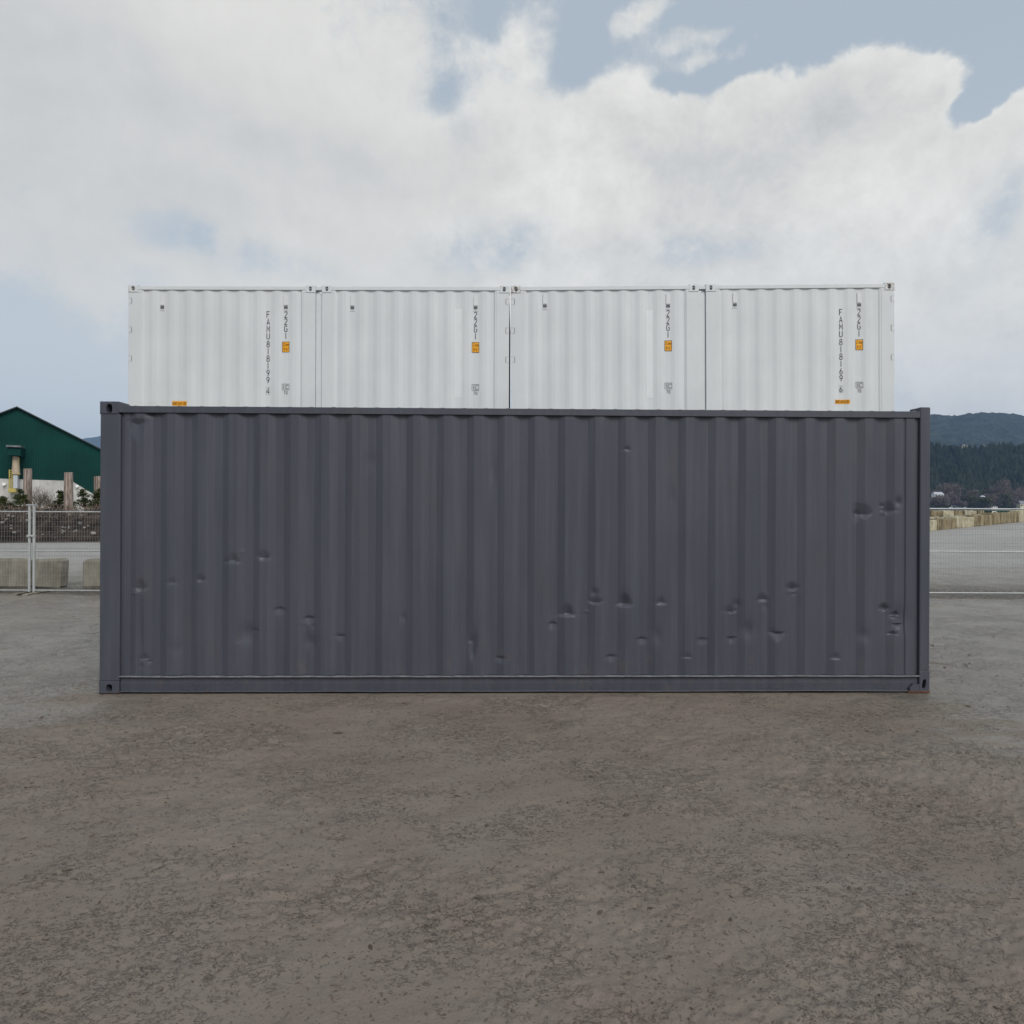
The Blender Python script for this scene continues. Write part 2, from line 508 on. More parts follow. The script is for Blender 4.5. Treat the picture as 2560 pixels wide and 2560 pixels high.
m, t, p, g = mat('wet_mud')
sp = t.n('ShaderNodeSeparateXYZ'); t.put(sp.inputs[0], g)
gx_, gy_ = sp.outputs['X'], sp.outputs['Y']
warpn = t.noise(g, 0.5, 5, 0.65)
wig = t.m('MULTIPLY', t.m('SUBTRACT', warpn, 0.5), 4.5)
side = t.m('ADD', t.m('ABSOLUTE', gx_), wig)
greyf = t.ramp(side, 2.9, 4.3)
brown = t.mix(t.ramp(t.noise(g, 1.1, 6, .65), 0.35, 0.65), lin(130, 119, 109), lin(137, 127, 117))
grey = t.mix(t.ramp(t.noise(g, 0.9, 6, .65), 0.35, 0.65), lin(123, 116, 106), lin(138, 131, 121))
tintn = t.noise(g, 2.6, 5, 0.7, out='Color')
col = t.mix(greyf, brown, grey)
col = t.mix(0.05, col, tintn, 'SOFT_LIGHT')
spk = t.noise(g, 48, 5, .75)
col = t.mix(t.ramp(spk, 0.63, 0.73, 0, 0.35), col, lin(88, 79, 72))
spk2 = t.noise(t.map(g, loc=(9, 2, 4)), 75, 3, .7)
col = t.mix(t.ramp(spk2, 0.70, 0.78, 0, 0.6), col, lin(196, 190, 182))
# gravel yard beyond the fence line
gy = t.m('ADD', gy_, t.m('MULTIPLY', t.m('SUBTRACT', t.noise(g, 0.8, 4), 0.5), 1.0))
gfac = t.ramp(gy, 11.5, 12.1)
band = t.noise(t.map(g, (.10, .35, 1), rot=(0, 0, .06)), 1.0, 6, 0.7)
gcol = t.mix(t.ramp(band, 0.25, 0.75), lin(148, 145, 139), lin(174, 172, 170))
gcol = t.mix(t.ramp(t.noise(g, 9, 6, .8), 0.52, 0.75, 0, 0.7), gcol, lin(110, 103, 96))
gcol = t.mix(t.ramp(gy, 13.0, 21.0, 0.85, 0.0), gcol, t.mix(t.ramp(t.noise(g, 3.0, 6, .75), .35, .65), lin(112, 107, 97), lin(146, 141, 130)))
strip = t.m('MULTIPLY', t.ramp(gy, 11.6, 11.9), t.ramp(gy, 12.5, 14.5, 1, 0))
gcol = t.mix(t.m('MULTIPLY', strip, t.ramp(t.noise(g, 14, 5, .8), 0.40, 0.55)), gcol, lin(72, 64, 56))
col = t.mix(gfac, col, gcol)
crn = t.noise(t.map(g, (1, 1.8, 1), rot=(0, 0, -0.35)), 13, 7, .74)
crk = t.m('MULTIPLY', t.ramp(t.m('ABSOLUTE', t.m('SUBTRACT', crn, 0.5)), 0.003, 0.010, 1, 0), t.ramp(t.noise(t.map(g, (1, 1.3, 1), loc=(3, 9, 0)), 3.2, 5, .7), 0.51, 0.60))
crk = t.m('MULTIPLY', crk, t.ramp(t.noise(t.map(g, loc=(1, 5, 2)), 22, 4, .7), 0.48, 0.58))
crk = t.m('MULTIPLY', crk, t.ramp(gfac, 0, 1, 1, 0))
col = t.mix(t.m('MULTIPLY', crk, 0.55), col, lin(74, 65, 58))  # crack lines painted darker: damp soil plus the shade inside them
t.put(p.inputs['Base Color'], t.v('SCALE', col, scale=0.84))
wet = t.ramp(t.m('ADD', t.noise(t.map(g, (.45, 2.2, 1)), 0.9, 7, 0.68), t.m('MULTIPLY', greyf, 0.22)), 0.54, 0.68)
wet = t.m('MULTIPLY', wet, t.ramp(gfac, 0, 1, 1, 0.35))
t.put(p.inputs['Roughness'], t.ramp(wet, 0, 1, 0.78, 0.22))
t.put(p.inputs['Specular IOR Level'], t.ramp(wet, 0, 1, 0.25, 0.55))
churn = t.ramp(t.noise(t.map(g, (.8, 1.1, 1)), 1.3, 5, .65), 0.46, 0.60)
flk_ = t.m('MULTIPLY', t.ramp(t.noise(t.map(g, (1, 1.6, 1), rot=(0, 0, -0.3)), 14, 8, .72), 0.52, 0.545), t.m('MULTIPLY', churn, 0.55))
pits = t.m('MULTIPLY', t.ramp(t.noise(t.map(g, loc=(7, 3, 1)), 42, 5, .7), 0.60, 0.66), -0.35)
hb = t.m('ADD', t.m('ADD', t.m('MULTIPLY', t.noise(g, 60, 8, 0.75), 0.55), flk_), pits)
hb = t.m('SUBTRACT', hb, t.m('MULTIPLY', crk, 0.8))
bump(t, p, hb, 1.0, 0.013)
M_MUD = m
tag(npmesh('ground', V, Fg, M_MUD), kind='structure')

# crumbs of mud lying on the yard
rs = np.random.RandomState(3)
octv = np.array([[1, 0, 0], [-1, 0, 0], [0, 1, 0], [0, -1, 0], [0, 0, 1], [0, 0, -1]], float)
octf = np.array([[0, 2, 4], [2, 1, 4], [1, 3, 4], [3, 0, 4], [2, 0, 5], [1, 2, 5], [3, 1, 5], [0, 3, 5]])
N = 260000
cy_ = 1.5 + 11.0 * rs.rand(N) ** 1.25
cx_ = (rs.rand(N) * 2 - 1) * (cy_ + .6) * 0.95
dens = fbm(cx_ * 0.9 + 3, cy_ * 1.3, 5, 4)
cr_, cs_ = cx_ * ca + cy_ * sa, -cx_ * sa + cy_ * ca
line_ = np.abs(fbm(cr_ * 4.5, cs_ * 8.0, 81, 4, .6))
keep = (((line_ < .022) & (dens > rs.randn(N) * .34 + .20)) | (rs.rand(N) < .05)) & ~((np.abs(cx_) < 3.85) & (cy_ > 5.55) & (cy_ < 8.5)) & ~((cy_ > 9.9) & (np.abs(cx_) < 6.4))
cx_, cy_ = cx_[keep], cy_[keep]; N = len(cx_)
sz = 0.0018 + 0.0030 * rs.rand(N) ** 2.5 + 0.009 * rs.rand(N) ** 60
th_ = .35 + rs.randn(N) * .7
Vc = octv[None] * (0.7 + 0.6 * rs.rand(N, 6, 1)) * sz[:, None, None] * np.stack([1.2 + 1.6 * rs.rand(N), np.ones(N), np.full(N, .75)], -1)[:, None, :]
Vc = Vc + rs.randn(N, 6, 3) * sz[:, None, None] * 0.15
cth, sth = np.cos(th_)[:, None], np.sin(th_)[:, None]
Vc = np.stack([Vc[..., 0] * cth - Vc[..., 1] * sth, Vc[..., 0] * sth + Vc[..., 1] * cth, Vc[..., 2]], -1)
ri = np.clip(np.searchsorted(rows, cy_), 0, len(rows) - 1)
ci = np.clip(((cx_ / (cy_ + .6) + 1.5) / 3.0 * (NCOL - 1)).round().astype(int), 0, NCOL - 1)
Vc = Vc + np.stack([cx_, cy_, ZZ[ri, ci] + sz * 0.25], -1)[:, None, :]
Fc = octf[None] + (np.arange(N) * 6)[:, None, None]
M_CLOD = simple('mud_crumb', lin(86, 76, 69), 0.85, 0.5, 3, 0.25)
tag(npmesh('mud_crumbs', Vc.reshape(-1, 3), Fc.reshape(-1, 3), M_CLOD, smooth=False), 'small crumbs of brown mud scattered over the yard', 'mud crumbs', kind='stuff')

# water of the inlet
m, t, p, g = mat('water')
p.inputs['Base Color'].default_value = (*lin(70, 84, 90), 1)
p.inputs['Roughness'].default_value = 0.12
bump(t, p, t.noise(t.map(g, (1, 3, 1)), 0.8, 6, .6), 0.6, 0.12)
mb = MB(); mb.add([(-60, 113, .02), (2600, 113, .02), (2600, 860, .02), (-60, 860, .02)], [(0, 1, 2, 3)])
tag(mb.build('water', m), kind='structure')


# ------------------------------------------------------------------ container helpers
def plane_map(D, k, px0):
    """front plane at distance D on the axis, 1/z slope k per px; returns S(px) measured from px0, origin, yaw, Y(px)"""
    psi = math.atan(k * F)
    def s_of(px):
        u = px - CX
        return u * D / (F * math.cos(psi) - u * math.sin(psi))
    s0 = s_of(px0)
    S = lambda px: s_of(px) - s0
    org = (s0 * math.cos(psi), D + s0 * math.sin(psi), 0.0)
    Yf = lambda px: D + s_of(px) * math.sin(psi)
    def Z(px, py):
        u, v = uv(px, py)
        return EYE + v * Yf(px) / F
    def Sp(px, py):                       # along-plane coordinate of a pixel, roll removed
        u, v = uv(px, py)
        return S(u + CX)
    return S, Sp, Z, org, psi


def profile_cols(x0, x1, first, pitch, wo, ws, wi, crest, deep, r=0.005, lead=None):
    """corrugation break points: 'first' = centre of a recess; returns arrays x, depth, dense"""
    pts = []
    n0 = int(math.floor((x0 - first) / pitch)) - 1
    n1_ = int(math.ceil((x1 - first) / pitch)) + 1
    def dep(x):
        d = abs(((x - first + pitch / 2) % pitch) - pitch / 2)
        if d < wi / 2: return deep
        if d > wi / 2 + ws: return crest
        return deep + (crest - deep) * (d - wi / 2) / ws
    for n in range(n0, n1_ + 1):
        c = first + n * pitch
        for e in (-wi / 2 - ws, -wi / 2, wi / 2, wi / 2 + ws):
            pts += [c + e] if r == 0 else [c + e - r, c + e + r, c + e - r * 1.5, c + e + r * 1.5]
        for e in (-wi / 2 - ws, wi / 2):
            pts += [c + e + ws * q for q in (.35, .65)]
        pts += [c + wi * q for q in (-.22, 0, .22)]
        pts += [c + wi / 2 + ws + wo * q for q in (.3, .5, .7)]
    xs = sorted(x for x in pts if x0 + .004 < x < x1 - .004)
    xs = [x0] + xs + [x1]
    return np.array(xs), dep


def corr_panel(name, x0, x1, z0, z1, dep, xs, material, parent, rows_=2, dents=(), ends=(0, 0), tilt=None, mirror_y=None):
    zs = np.linspace(z0, z1, rows_)
    X, Zg = np.meshgrid(xs, zs)
    D_ = np.array([dep(x) for x in xs])
    if ends[0]: D_ = np.where(xs < x0 + ends[0], D_.min(), D_)
    if ends[1]: D_ = np.where(xs > x1 - ends[1], D_.min(), D_)
    Yg = np.repeat(D_[None, :], rows_, 0)
    for (dx, dz, a, b_, A, kind) in dents:
        ex = 0.5 * np.exp(-((X - dx) / a) ** 2) + 0.5 * np.clip(1 - np.abs(X - dx - .3 * a * math.sin(dz * 91)) / (1.25 * a), 0, 1)
        bw = b_ * (0.35 + 0.65 * ex); dzc = dz + .22 * b_ * (1 - ex) * math.cos(dx * 57)
        if kind == 0:      # crease: sharp horizontal fold
            fz = np.where(Zg > dzc, np.clip(1 - (Zg - dzc) / bw, 0, 1), np.clip(1 - (dzc - Zg) / (bw * .34), 0, 1))
            Yg = Yg + A * ex * fz
        elif kind == 1:    # round knock
            Yg = Yg + A * np.exp(-((X - dx) / a) ** 2 - ((Zg - dz) / b_) ** 2)
        else:              # lower crease
            fz = np.where(Zg < dzc, np.clip(1 - (dzc - Zg) / bw, 0, 1), np.clip(1 - (Zg - dzc) / (bw * .34), 0, 1))
            Yg = Yg + A * ex * fz
    if mirror_y is not None: Yg = mirror_y - Yg
    V_ = np.stack([X, Yg, Zg], -1).reshape(-1, 3)
    return npmesh(name, V_, gridfaces(rows_, len(xs)), material, parent)


def casting(x0, x1, z0, z1, depth, hx, hz, rx, rz, material, name, parent, slant=0.0, bev=0.008, y0=0.0):
    """corner casting with a real oval hole in its front"""
    mb = MB(); n = 32
    bx0, bx1, bz0, bz1 = x0 + bev, x1 - bev, z0 + bev, z1 - bev
    hole, rect = [], []
    for i in range(n):
        a = 2 * math.pi * (i + .5) / n
        c, s_ = math.cos(a), math.sin(a)
        sq = (abs(c) ** 3 + abs(s_) ** 3) ** (-1 / 3)
        hole.append((hx + rx * sq * c + slant * rz * s_, y0, hz + rz * sq * s_))
        # ray to rectangle
        tx = ((bx1 if c > 0 else bx0) - hx) / c if abs(c) > 1e-6 else 1e9
        tz = ((bz1 if s_ > 0 else bz0) - hz) / s_ if abs(s_) > 1e-6 else 1e9
        q = min(abs(tx), abs(tz))
        rect.append((hx + q * c, y0, hz + q * s_))
    # snap nearest rect points to the corners
    for cxn, czn in ((bx0, bz0), (bx0, bz1), (bx1, bz0), (bx1, bz1)):
        j = min(range(n), key=lambda i: (rect[i][0] - cxn) ** 2 + (rect[i][2] - czn) ** 2)
        rect[j] = (cxn, y0, czn)
    inner = [(x, y0 + depth * .55, z) for x, _, z in hole]
    vs = rect + hole + inner
    fs = []
    for i in range(n):
        j = (i + 1) % n
        fs.append((i, j, n + j, n + i)); fs.append((n + i, n + j, 2 * n + j, 2 * n + i))
    fs.append(tuple(range(2 * n, 3 * n)))
    mb.add(vs, fs)
    c8 = [(x0, y0 + bev, z0), (x1, y0 + bev, z0), (x1, y0 + bev, z1), (x0, y0 + bev, z1)]
    f4 = [(bx0, y0, bz0), (bx1, y0, bz0), (bx1, y0, bz1), (bx0, y0, bz1)]
    b4 = [(x0, y0 + depth, z0), (x1, y0 + depth, z0), (x1, y0 + depth, z1), (x0, y0 + depth, z1)]
    vs = c8 + f4 + b4
    fs = [(i, (i + 1) % 4, 4 + (i + 1) % 4, 4 + i) for i in range(4)] + [(i, 8 + i, 8 + (i + 1) % 4, (i + 1) % 4) for i in range(4)] + [(8, 9, 10, 11)]
    mb.add(vs, fs)
    return mb.build(name, material, parent)


# ------------------------------------------------------------------ stroke lettering
def arc(cx, cz, rx, rz, a0, a1, n=9):
    return [(cx + rx * math.cos(R(a0 + (a1 - a0) * i / n)), cz + rz * math.sin(R(a0 + (a1 - a0) * i / n))) for i in range(n + 1)]


G = {
    'F': [[(0, 0), (0, 1), (.46, 1)], [(0, .53), (.38, .53)]],
    'A': [[(0, 0), (.23, 1), (.46, 0)], [(.07, .3), (.39, .3)]],
    'M': [[(0, 0), (0, 1), (.24, .38), (.48, 1), (.48, 0)]],
    'U': [[(0, 1)] + arc(.23, .22, .23, .22, 180, 360) + [(.46, 1)]],
    '8': [arc(.23, .76, .19, .24, 90, 450, 20), arc(.23, .27, .22, .27, 90, 450, 20)],
    '1': [[(.23, 0), (.23, 1)]],
    '9': [arc(.23, .72, .21, .28, -20, 340, 20)[0:21], [(.44, .68), (.38, .42), (.17, 0)]],
    '6': [arc(.23, .28, .21, .28, 160, 520, 20), [(.02, .33), (.09, .58), (.30, 1)]],
    '4': [[(.36, 0), (.36, 1), (0, .28), (.5, .28)]],
    '2': [arc(.23, .77, .21, .23, 170, -35, 12) + [(.0, 0), (.46, 0)]],
    'G': [arc(.23, .76, .22, .24, 20, 180, 9) + arc(.23, .24, .22, .24, 180, 360, 9) + [(.45, .48), (.25, .48)]],
    '7': [[(0, 1), (.44, 1), (.14, 0)]],
    '0': [arc(.22, .74, .21, .26, 0, 180, 8) + arc(.22, .26, .21, .26, 180, 360, 8) + [(.43, .74)]],
    'C': [arc(.23, .74, .22, .26, 15, 180, 8) + arc(.23, .26, .22, .26, 180, 345, 8)],
    'I': [[(.08, 0), (.08, 1)]],
    '.': [[(.03, 0), (.03, .1)]],
    "'": [[(.03, 1), (.03, .78)]],
    '"': [[(.0, 1), (.0, .78)], [(.12, 1), (.12, .78)]],
    'm': [[(0, 0), (0, .6)] + [(.16, .6), (.22, .5), (.22, 0)], [(.22, .5), (.26, .6), (.40, .6), (.46, .5), (.46, 0)]],
    'D': [[(0, 0), (0, 1), (.22, 1)] + arc(.22, .5, .22, .5, 80, -80, 8) + [(.22, 0), (0, 0)]],
    'O': [arc(.22, .5, .22, .5, 90, 450, 16)],
    'R': [[(0, 0), (0, 1), (.25, 1), (.40, .88), (.40, .62), (.25, .5), (0, .5)], [(.22, .5), (.42, 0)]],
    'S': [arc(.21, .75, .20, .25, 20, 250, 8) + arc(.21, .26, .21, .25, 70, -160, 8)],
    'B': [[(0, 0), (0, 1), (.25, 1), (.38, .87), (.38, .64), (.25, .53), (0, .53)], [(.25, .53), (.42, .40), (.42, .13), (.25, 0), (0, 0)]],
    'T': [[(.22, 0), (.22, 1)], [(0, 1), (.44, 1)]],
    'H': [[(0, 0), (0, 1)], [(.42, 0), (.42, 1)], [(0, .5), (.42, .5)]],
    'E': [[(.4, 1), (0, 1), (0, 0), (.4, 0)], [(0, .52), (.34, .52)]],
    'N': [[(0, 0), (0, 1), (.42, 0), (.42, 1)]],
}
ADV = {'1': .46, 'I': .3, '.': .2, "'": .18, '"': .28, ' ': .35, 'm': .6}


def stroke(mb, pts, wd_, dep, off):
    """mitred ribbon following the panel surface"""
    n = len(pts)
    closed = (abs(pts[0][0] - pts[-1][0]) + abs(pts[0][1] - pts[-1][1])) < 1e-6 and n > 3
    L, Rr = [], []
    for i in range(n):
        a = pts[i - 1] if i > 0 else (pts[-2] if closed else None)
        c = pts[i + 1] if i < n - 1 else (pts[1] if closed else None)
        p_ = pts[i]
        def nrm(q, r):
            dx, dz = r[0] - q[0], r[1] - q[1]; l = math.hypot(dx, dz) or 1e-9
            return (-dz / l, dx / l)
        if a is None: nx, nz = nrm(p_, c)
        elif c is None: nx, nz = nrm(a, p_)
        else:
            n1_, n2_ = nrm(a, p_), nrm(p_, c)
            nx, nz = n1_[0] + n2_[0], n1_[1] + n2_[1]
            l = math.hypot(nx, nz) or 1e-9
            nx, nz = nx / l, nz / l
            k_ = min(1 / max(nx * n1_[0] + nz * n1_[1], .35), 2.2)
            nx, nz = nx * k_, nz * k_
        L.append((p_[0] + nx * wd_ / 2, p_[1] + nz * wd_ / 2)); Rr.append((p_[0] - nx * wd_ / 2, p_[1] - nz * wd_ / 2))
    vs = [(x, dep(x) - off, z) for x, z in L] + [(x, dep(x) - off, z) for x, z in Rr]
    mb.add(vs, [(i, i + 1, n + i + 1, n + i) for i in range(n - 1)])


def glyph(mb, ch, x, z, h, wfac, wd_, dep, off):
    for q, st in enumerate(G[ch]):
        stroke(mb, [(x + a * h * wfac, z + b_ * h) for a, b_ in st], wd_, dep, off + q * .0004)


def rectline(mb, x0, x1, z0, z1, wd_, dep, off):
    xs = np.linspace(x0, x1, 7)
    for za, zb in ((z0, z0 + wd_), (z1 - wd_, z1)):
        for i in range(6):
            mb.add([(xs[i], dep(xs[i]) - off, za), (xs[i + 1], dep(xs[i + 1]) - off, za), (xs[i + 1], dep(xs[i + 1]) - off, zb), (xs[i], dep(xs[i]) - off, zb)], [(0, 1, 2, 3)])
    for xa, xb in ((x0, x0 + wd_), (x1 - wd_, x1)):
        mb.add([(xa, dep(xa) - off, z0 + wd_), (xb, dep(xb) - off, z0 + wd_), (xb, dep(xb) - off, z1 - wd_), (xa, dep(xa) - off, z1 - wd_)], [(0, 1, 2, 3)])


def sticker(mb, x0, x1, z0, z1, dep, off, nx=18, curve=0.0):
    xs = np.linspace(x0, x1, nx)
    for i in range(nx - 1):
        a, b_ = xs[i], xs[i + 1]
        mb.add([(a, dep(a) - off, z0), (b_, dep(b_) - off, z0), (b_, dep(b_) - off, z1), (a, dep(a) - off, z1)], [(0, 1, 2, 3)])


# ------------------------------------------------------------------ the dark container in front
DD, DK, DPX = 5.72, 1.2e-5, 248.5
S, Sp, Zf, org, psi = plane_map(DD, DK, DPX)
LEN = S(2326)
DEPTH = 2.44
HTOP = 2.585
dc = empty('shipping_container', org, psi)
tag(dc, 'large dented charcoal grey shipping container standing on wet mud in front', 'shipping container')
RZ0, RZ1 = 2.487, 2.546           # top rail
BZ = 0.157                        # top of the bottom rail
PL, PR = 0.178, 0.093             # widths of the left and right posts
PITCH = 0.272
slope_c = S(868.7) + 0.004        # centre of a left-facing slope (recess on its left)
WI, WS, WO = 0.070, 0.066, 0.070
first = slope_c - WS / 2 - WI / 2
px0, px1 = PL + 0.028, LEN - PR - 0.045
xs, dep0 = profile_cols(px0, px1, first, PITCH, WO, WS, WI, 0.011, 0.037, r=0)
n_first = first + math.ceil((px0 - first) / PITCH) * PITCH


def depd(x):
    if x < px0 + 0.045: return 0.011 + 0.012
    if x > px1 - 0.085: return 0.011
    return dep0(x)


DENTS = []
for (dx, dy, a, b_, A, kd) in [
    # 1932-px photo coordinates, half sizes in metres, depth, kind
    (1184, 848, .028, .035, .016, 0), (1630, 972, .050, .10, .034, 0), (1682, 965, .045, .09, .032, 0), (437, 1058, .045, .07, .022, 0), (495, 1054, .045, .07, .024, 0),
    (262, 1112, .04, .09, .026, 0), (322, 1100, .035, .05, .012, 0), (378, 1096, .035, .06, .018, 0), (527, 1150, .04, .06, .018, 2), (583, 1167, .035, .06, .020, 2),
    (583, 1212, .035, .05, .014, 1), (640, 1202, .035, .05, .014, 2), (760, 1166, .02, .03, .010, 1), (893, 1217, .025, .09, .024, 1), (945, 1243, .04, .05, .016, 2),
    (1068, 1158, .055, .09, .034, 0), (1043, 1177, .030, .06, .020, 2), (1125, 1138, .045, .06, .030, 0), (1180, 1140, .050, .09, .036, 0), (1250, 1138, .040, .06, .018, 0),
    (1213, 1207, .04, .05, .016, 2), (1240, 1200, .035, .06, .012, 1), (1328, 1208, .045, .05, .014, 2), (1380, 1156, .050, .06, .024, 0), (1440, 1132, .045, .06, .022, 0),
    (1497, 1112, .045, .06, .030, 0), (1470, 1197, .05, .07, .024, 2), (1412, 1190, .05, .07, .018, 1), (1382, 1206, .04, .05, .018, 2), (1672, 1150, .035, .055, .036, 0),
    (1690, 1160, .028, .035, .032, 0), (1697, 1180, .030, .04, .030, 2), (1688, 1197, .035, .03, .024, 0), (1700, 1170, .08, .10, .020, 1), (1632, 1200, .04, .05, .014, 1),
    (1578, 1242, .035, .05, .016, 0), (1155, 1240, .04, .05, .018, 2), (465, 1198, .06, .07, .020, 1), (480, 1190, .03, .04, .010, 2), (270, 1243, .03, .05, .020, 0),
    (258, 800, .06, .14, .030, 2), (262, 1190, .03, .25, .020, 1), (930, 890, .03, .10, .010, 1), (1298, 1240, .035, .04, .012, 0), (1270, 935, .02, .09, .008, 1), (700, 870, .05, .06, .007, 1), (330, 1225, .05, .05, .007, 1)]:
    qx, qy = dx * 2560 / 1932, dy * 2560 / 1932
    DENTS.append((Sp(qx, qy), Zf(qx, qy), a * 1.15, b_ * 1.15, A * 0.92, kd))
rd = random.Random(12)
for dn in list(DENTS):
    if dn[4] > .018:
        for _ in range(rd.choice((1, 2, 3))):
            DENTS.append((dn[0] + rd.uniform(-1.6, 1.6) * dn[2], dn[1] + rd.uniform(-1.3, 1.3) * dn[3], dn[2] * rd.uniform(.3, .7), dn[3] * rd.uniform(.25, .7), dn[4] * rd.uniform(-.35, .7), rd.choice((0, 1, 2))))
fine = []
for a_, b2 in zip(xs[:-1], xs[1:]):
    n_ = max(1, int(round((b2 - a_) / 0.013)))
    fine += [a_ + (b2 - a_) * i / n_ for i in range(n_)]
xs = np.array(fine + [xs[-1]])
dpanel = corr_panel('side_panel', px0, px1, BZ + 0.002, RZ0 - 0.001, depd, xs, M_DARK, dc, rows_=190, dents=DENTS)
dpanel.data.set_sharp_from_angle(angle=R(17))
# flanges tying the panel to the posts
mb = MB(); mb.box(PL - .002, px0 + .004, 0.034, 0.060, BZ + .003, RZ0 - .002); mb.build('panel_flange', M_DARK, dc)
mb = MB(); mb.box(px1 - .004, LEN - PR + .002, 0.030, 0.060, BZ + .003, RZ0 - .002)
mb.build('panel_flange', M_DARK, dc)
# posts
mb = MB(); mb.box(0.003, PL, 0.002, 0.16, 0.112, HTOP - 0.113, 0.006); mb.build('corner_post', M_DARK, dc)
mb = MB(); mb.box(LEN - PR, LEN, 0.002, 0.16, 0.20, HTOP, 0.006); mb.build('corner_post', M_DARK, dc)
mb = MB(); mb.box(0, 0.165, DEPTH - .16, DEPTH, 0.112, HTOP - 0.113, 0.006); mb.box(0, .165, DEPTH - .17, DEPTH, 0.0, .112, .006); mb.box(0, .165, DEPTH - .17, DEPTH, HTOP - .113, HTOP, .006)
mb.build('corner_post', M_DARK, dc)
mb = MB(); mb.box(LEN - .165, LEN, DEPTH - .16, DEPTH, 0.0, HTOP, 0.006); mb.build('corner_post', M_DARK, dc)
# castings
zh = Zf(272, 1021)
casting(-0.003, 0.160, HTOP - 0.113, HTOP, 0.17, S(272.3), zh, 0.0255, 0.041, M_DARK, 'corner_casting', dc, bev=.007)
casting(0.0, PL - .002, 0.0, 0.112, 0.17, S(274.7), Zf(275, 1720), 0.0265, 0.033, M_DARKR, 'corner_casting', dc, bev=.006)
casting(LEN - PR - .001, LEN + .001, 0.0, 0.20, 0.17, S(2312), Zf(2312, 1710), 0.017, 0.043, M_DARKR, 'corner_casting', dc, slant=0.16, bev=.005)
# bent bracket beside the right casting
mb = MB()
a0, a1 = S(2276), LEN - PR - .002
mb.add([(a0, -.004, 0), (a1, -.004, 0), (a1, -.004, .078), (a0 + .03, -.004, .078), (a0, -.004, .045), (a0, .05, 0), (a1, .05, 0), (a1, .05, .078), (a0 + .03, .05, .078), (a0, .05, .045)],
       [(0, 1, 2, 3, 4), (9, 8, 7, 6, 5), (0, 5, 6, 1), (1, 6, 7, 2), (2, 7, 8, 3), (3, 8, 9, 4), (4, 9, 5, 0)])
br = mb.build('foot_bracket', M_DARKR, dc)
mb = MB(); mb.box(a0 - .018, LEN + .002, -.007, .06, 0.0, .017, .003); mb.build('rusty_foot_plate', M_RUST, dc)
# top rail with the gusset by the casting
mb = MB(); mb.box(0.161, LEN - PR - .001, 0.0, .060, RZ0, RZ1, .003)
mb.add([(0.161, .004, RZ1 - .002), (0.161, .004, HTOP - .006), (S(318), .004, RZ1 + .006), (S(330), .004, RZ1 - .002), (0.161, .16, RZ1 - .002), (0.161, .16, HTOP - .006), (S(318), .16, RZ1 + .006), (S(330), .16, RZ1 - .002)],
       [(0, 1, 2, 3), (7, 6, 5, 4), (0, 4, 5, 1), (1, 5, 6, 2), (2, 6, 7, 3), (3, 7, 4, 0)])
mb.build('top_rail', M_DARK, dc)
mb = MB(); mb.box(0.10, LEN - .10, DEPTH - .06, DEPTH, RZ0, RZ1, .003); mb.build('top_rail', M_DARK, dc)
# bottom rail: channel with an outward top lip and bottom flange
lx0, lx1 = PL + .001, LEN - PR - .003
mb = MB()
nx = 420
lx = np.linspace(lx0, lx1, nx)
wob = fbm(lx * 2.6, lx * 0 + .3, 5, 3) * .0022 + fbm(lx * 14, lx * 0 + 2.3, 9, 2) * .0007
lipz = BZ - .002 + wob
lipy = -.007 + fbm(lx * 3.5, lx * 0 + 7.7, 15, 3) * .0025
# four-point section: back top, front top, front bottom, back bottom
sec = []
for i in range(nx):
    sec += [(lx[i], .075, BZ - .006), (lx[i], lipy[i] + .012, lipz[i] + .0015), (lx[i], lipy[i], lipz[i] - .001), (lx[i], lipy[i], lipz[i] - .0065), (lx[i], .024, lipz[i] - .009)]
fs = []
for i in range(nx - 1):
    for j in range(4):
        a_ = i * 5 + j; fs.append((a_, a_ + 1, a_ + 6, a_ + 5))
mb.add(sec, fs)
M_LIP = simple('worn_skylit_lip', (0.17, 0.17, 0.19), 0.5, 0.35, 14)  # lighter for worn paint, plus sky light painted into the colour
mb.build('rail_lip', M_LIP, dc)
mb = MB()
sec = []
bz = .018 + fbm(lx * 1.3, lx * 0 + .9, 25, 4) * .0035
for i in range(nx):
    sec += [(lx[i], .024, BZ - .006), (lx[i], .022, .085), (lx[i], .026, bz[i] + .006), (lx[i], .006, bz[i] + .003), (lx[i], .004, bz[i] - .003), (lx[i], .05, bz[i] - .005)]
fs = []
for i in range(nx - 1):
    for j in range(5):
        a_ = i * 6 + j; fs.append((a_, a_ + 1, a_ + 7, a_ + 6))
mb.add(sec, fs)
mb.build('bottom_rail', M_DARKR, dc)
mb = MB(); mb.box(.10, LEN - .10, DEPTH - .06, DEPTH - .01, 0.02, BZ, .003); mb.build('bottom_rail', M_DARK, dc)
# roof with its corrugations just showing above the rail
M_ROOF = simple('roof_paint', (0.30, 0.31, 0.33), 0.55, 0.15, 3)
rx = np.linspace(0.16, LEN - PR - .01, 900)
bumpz = RZ1 - .010 + .0185 * np.clip(np.cos((rx - S(444)) / (S(858) - S(803)) * 2 * math.pi), -.2, 1)
ry = np.array([.004, .03, DEPTH - .03, DEPTH - .004])
X, Y_ = np.meshgrid(rx, ry)
Z_ = np.repeat(bumpz[None, :], 4, 0); Z_[0, :] = RZ1 - .012; Z_[-1, :] = RZ1 - .012
Y_ = Y_ + 0.0
npmesh('roof', np.stack([X, np.clip(Y_, .062 * (np.arange(4) == 0)[:, None] + .0, 9), Z_], -1).reshape(-1, 3), gridfaces(4, len(rx)), M_ROOF, dc)
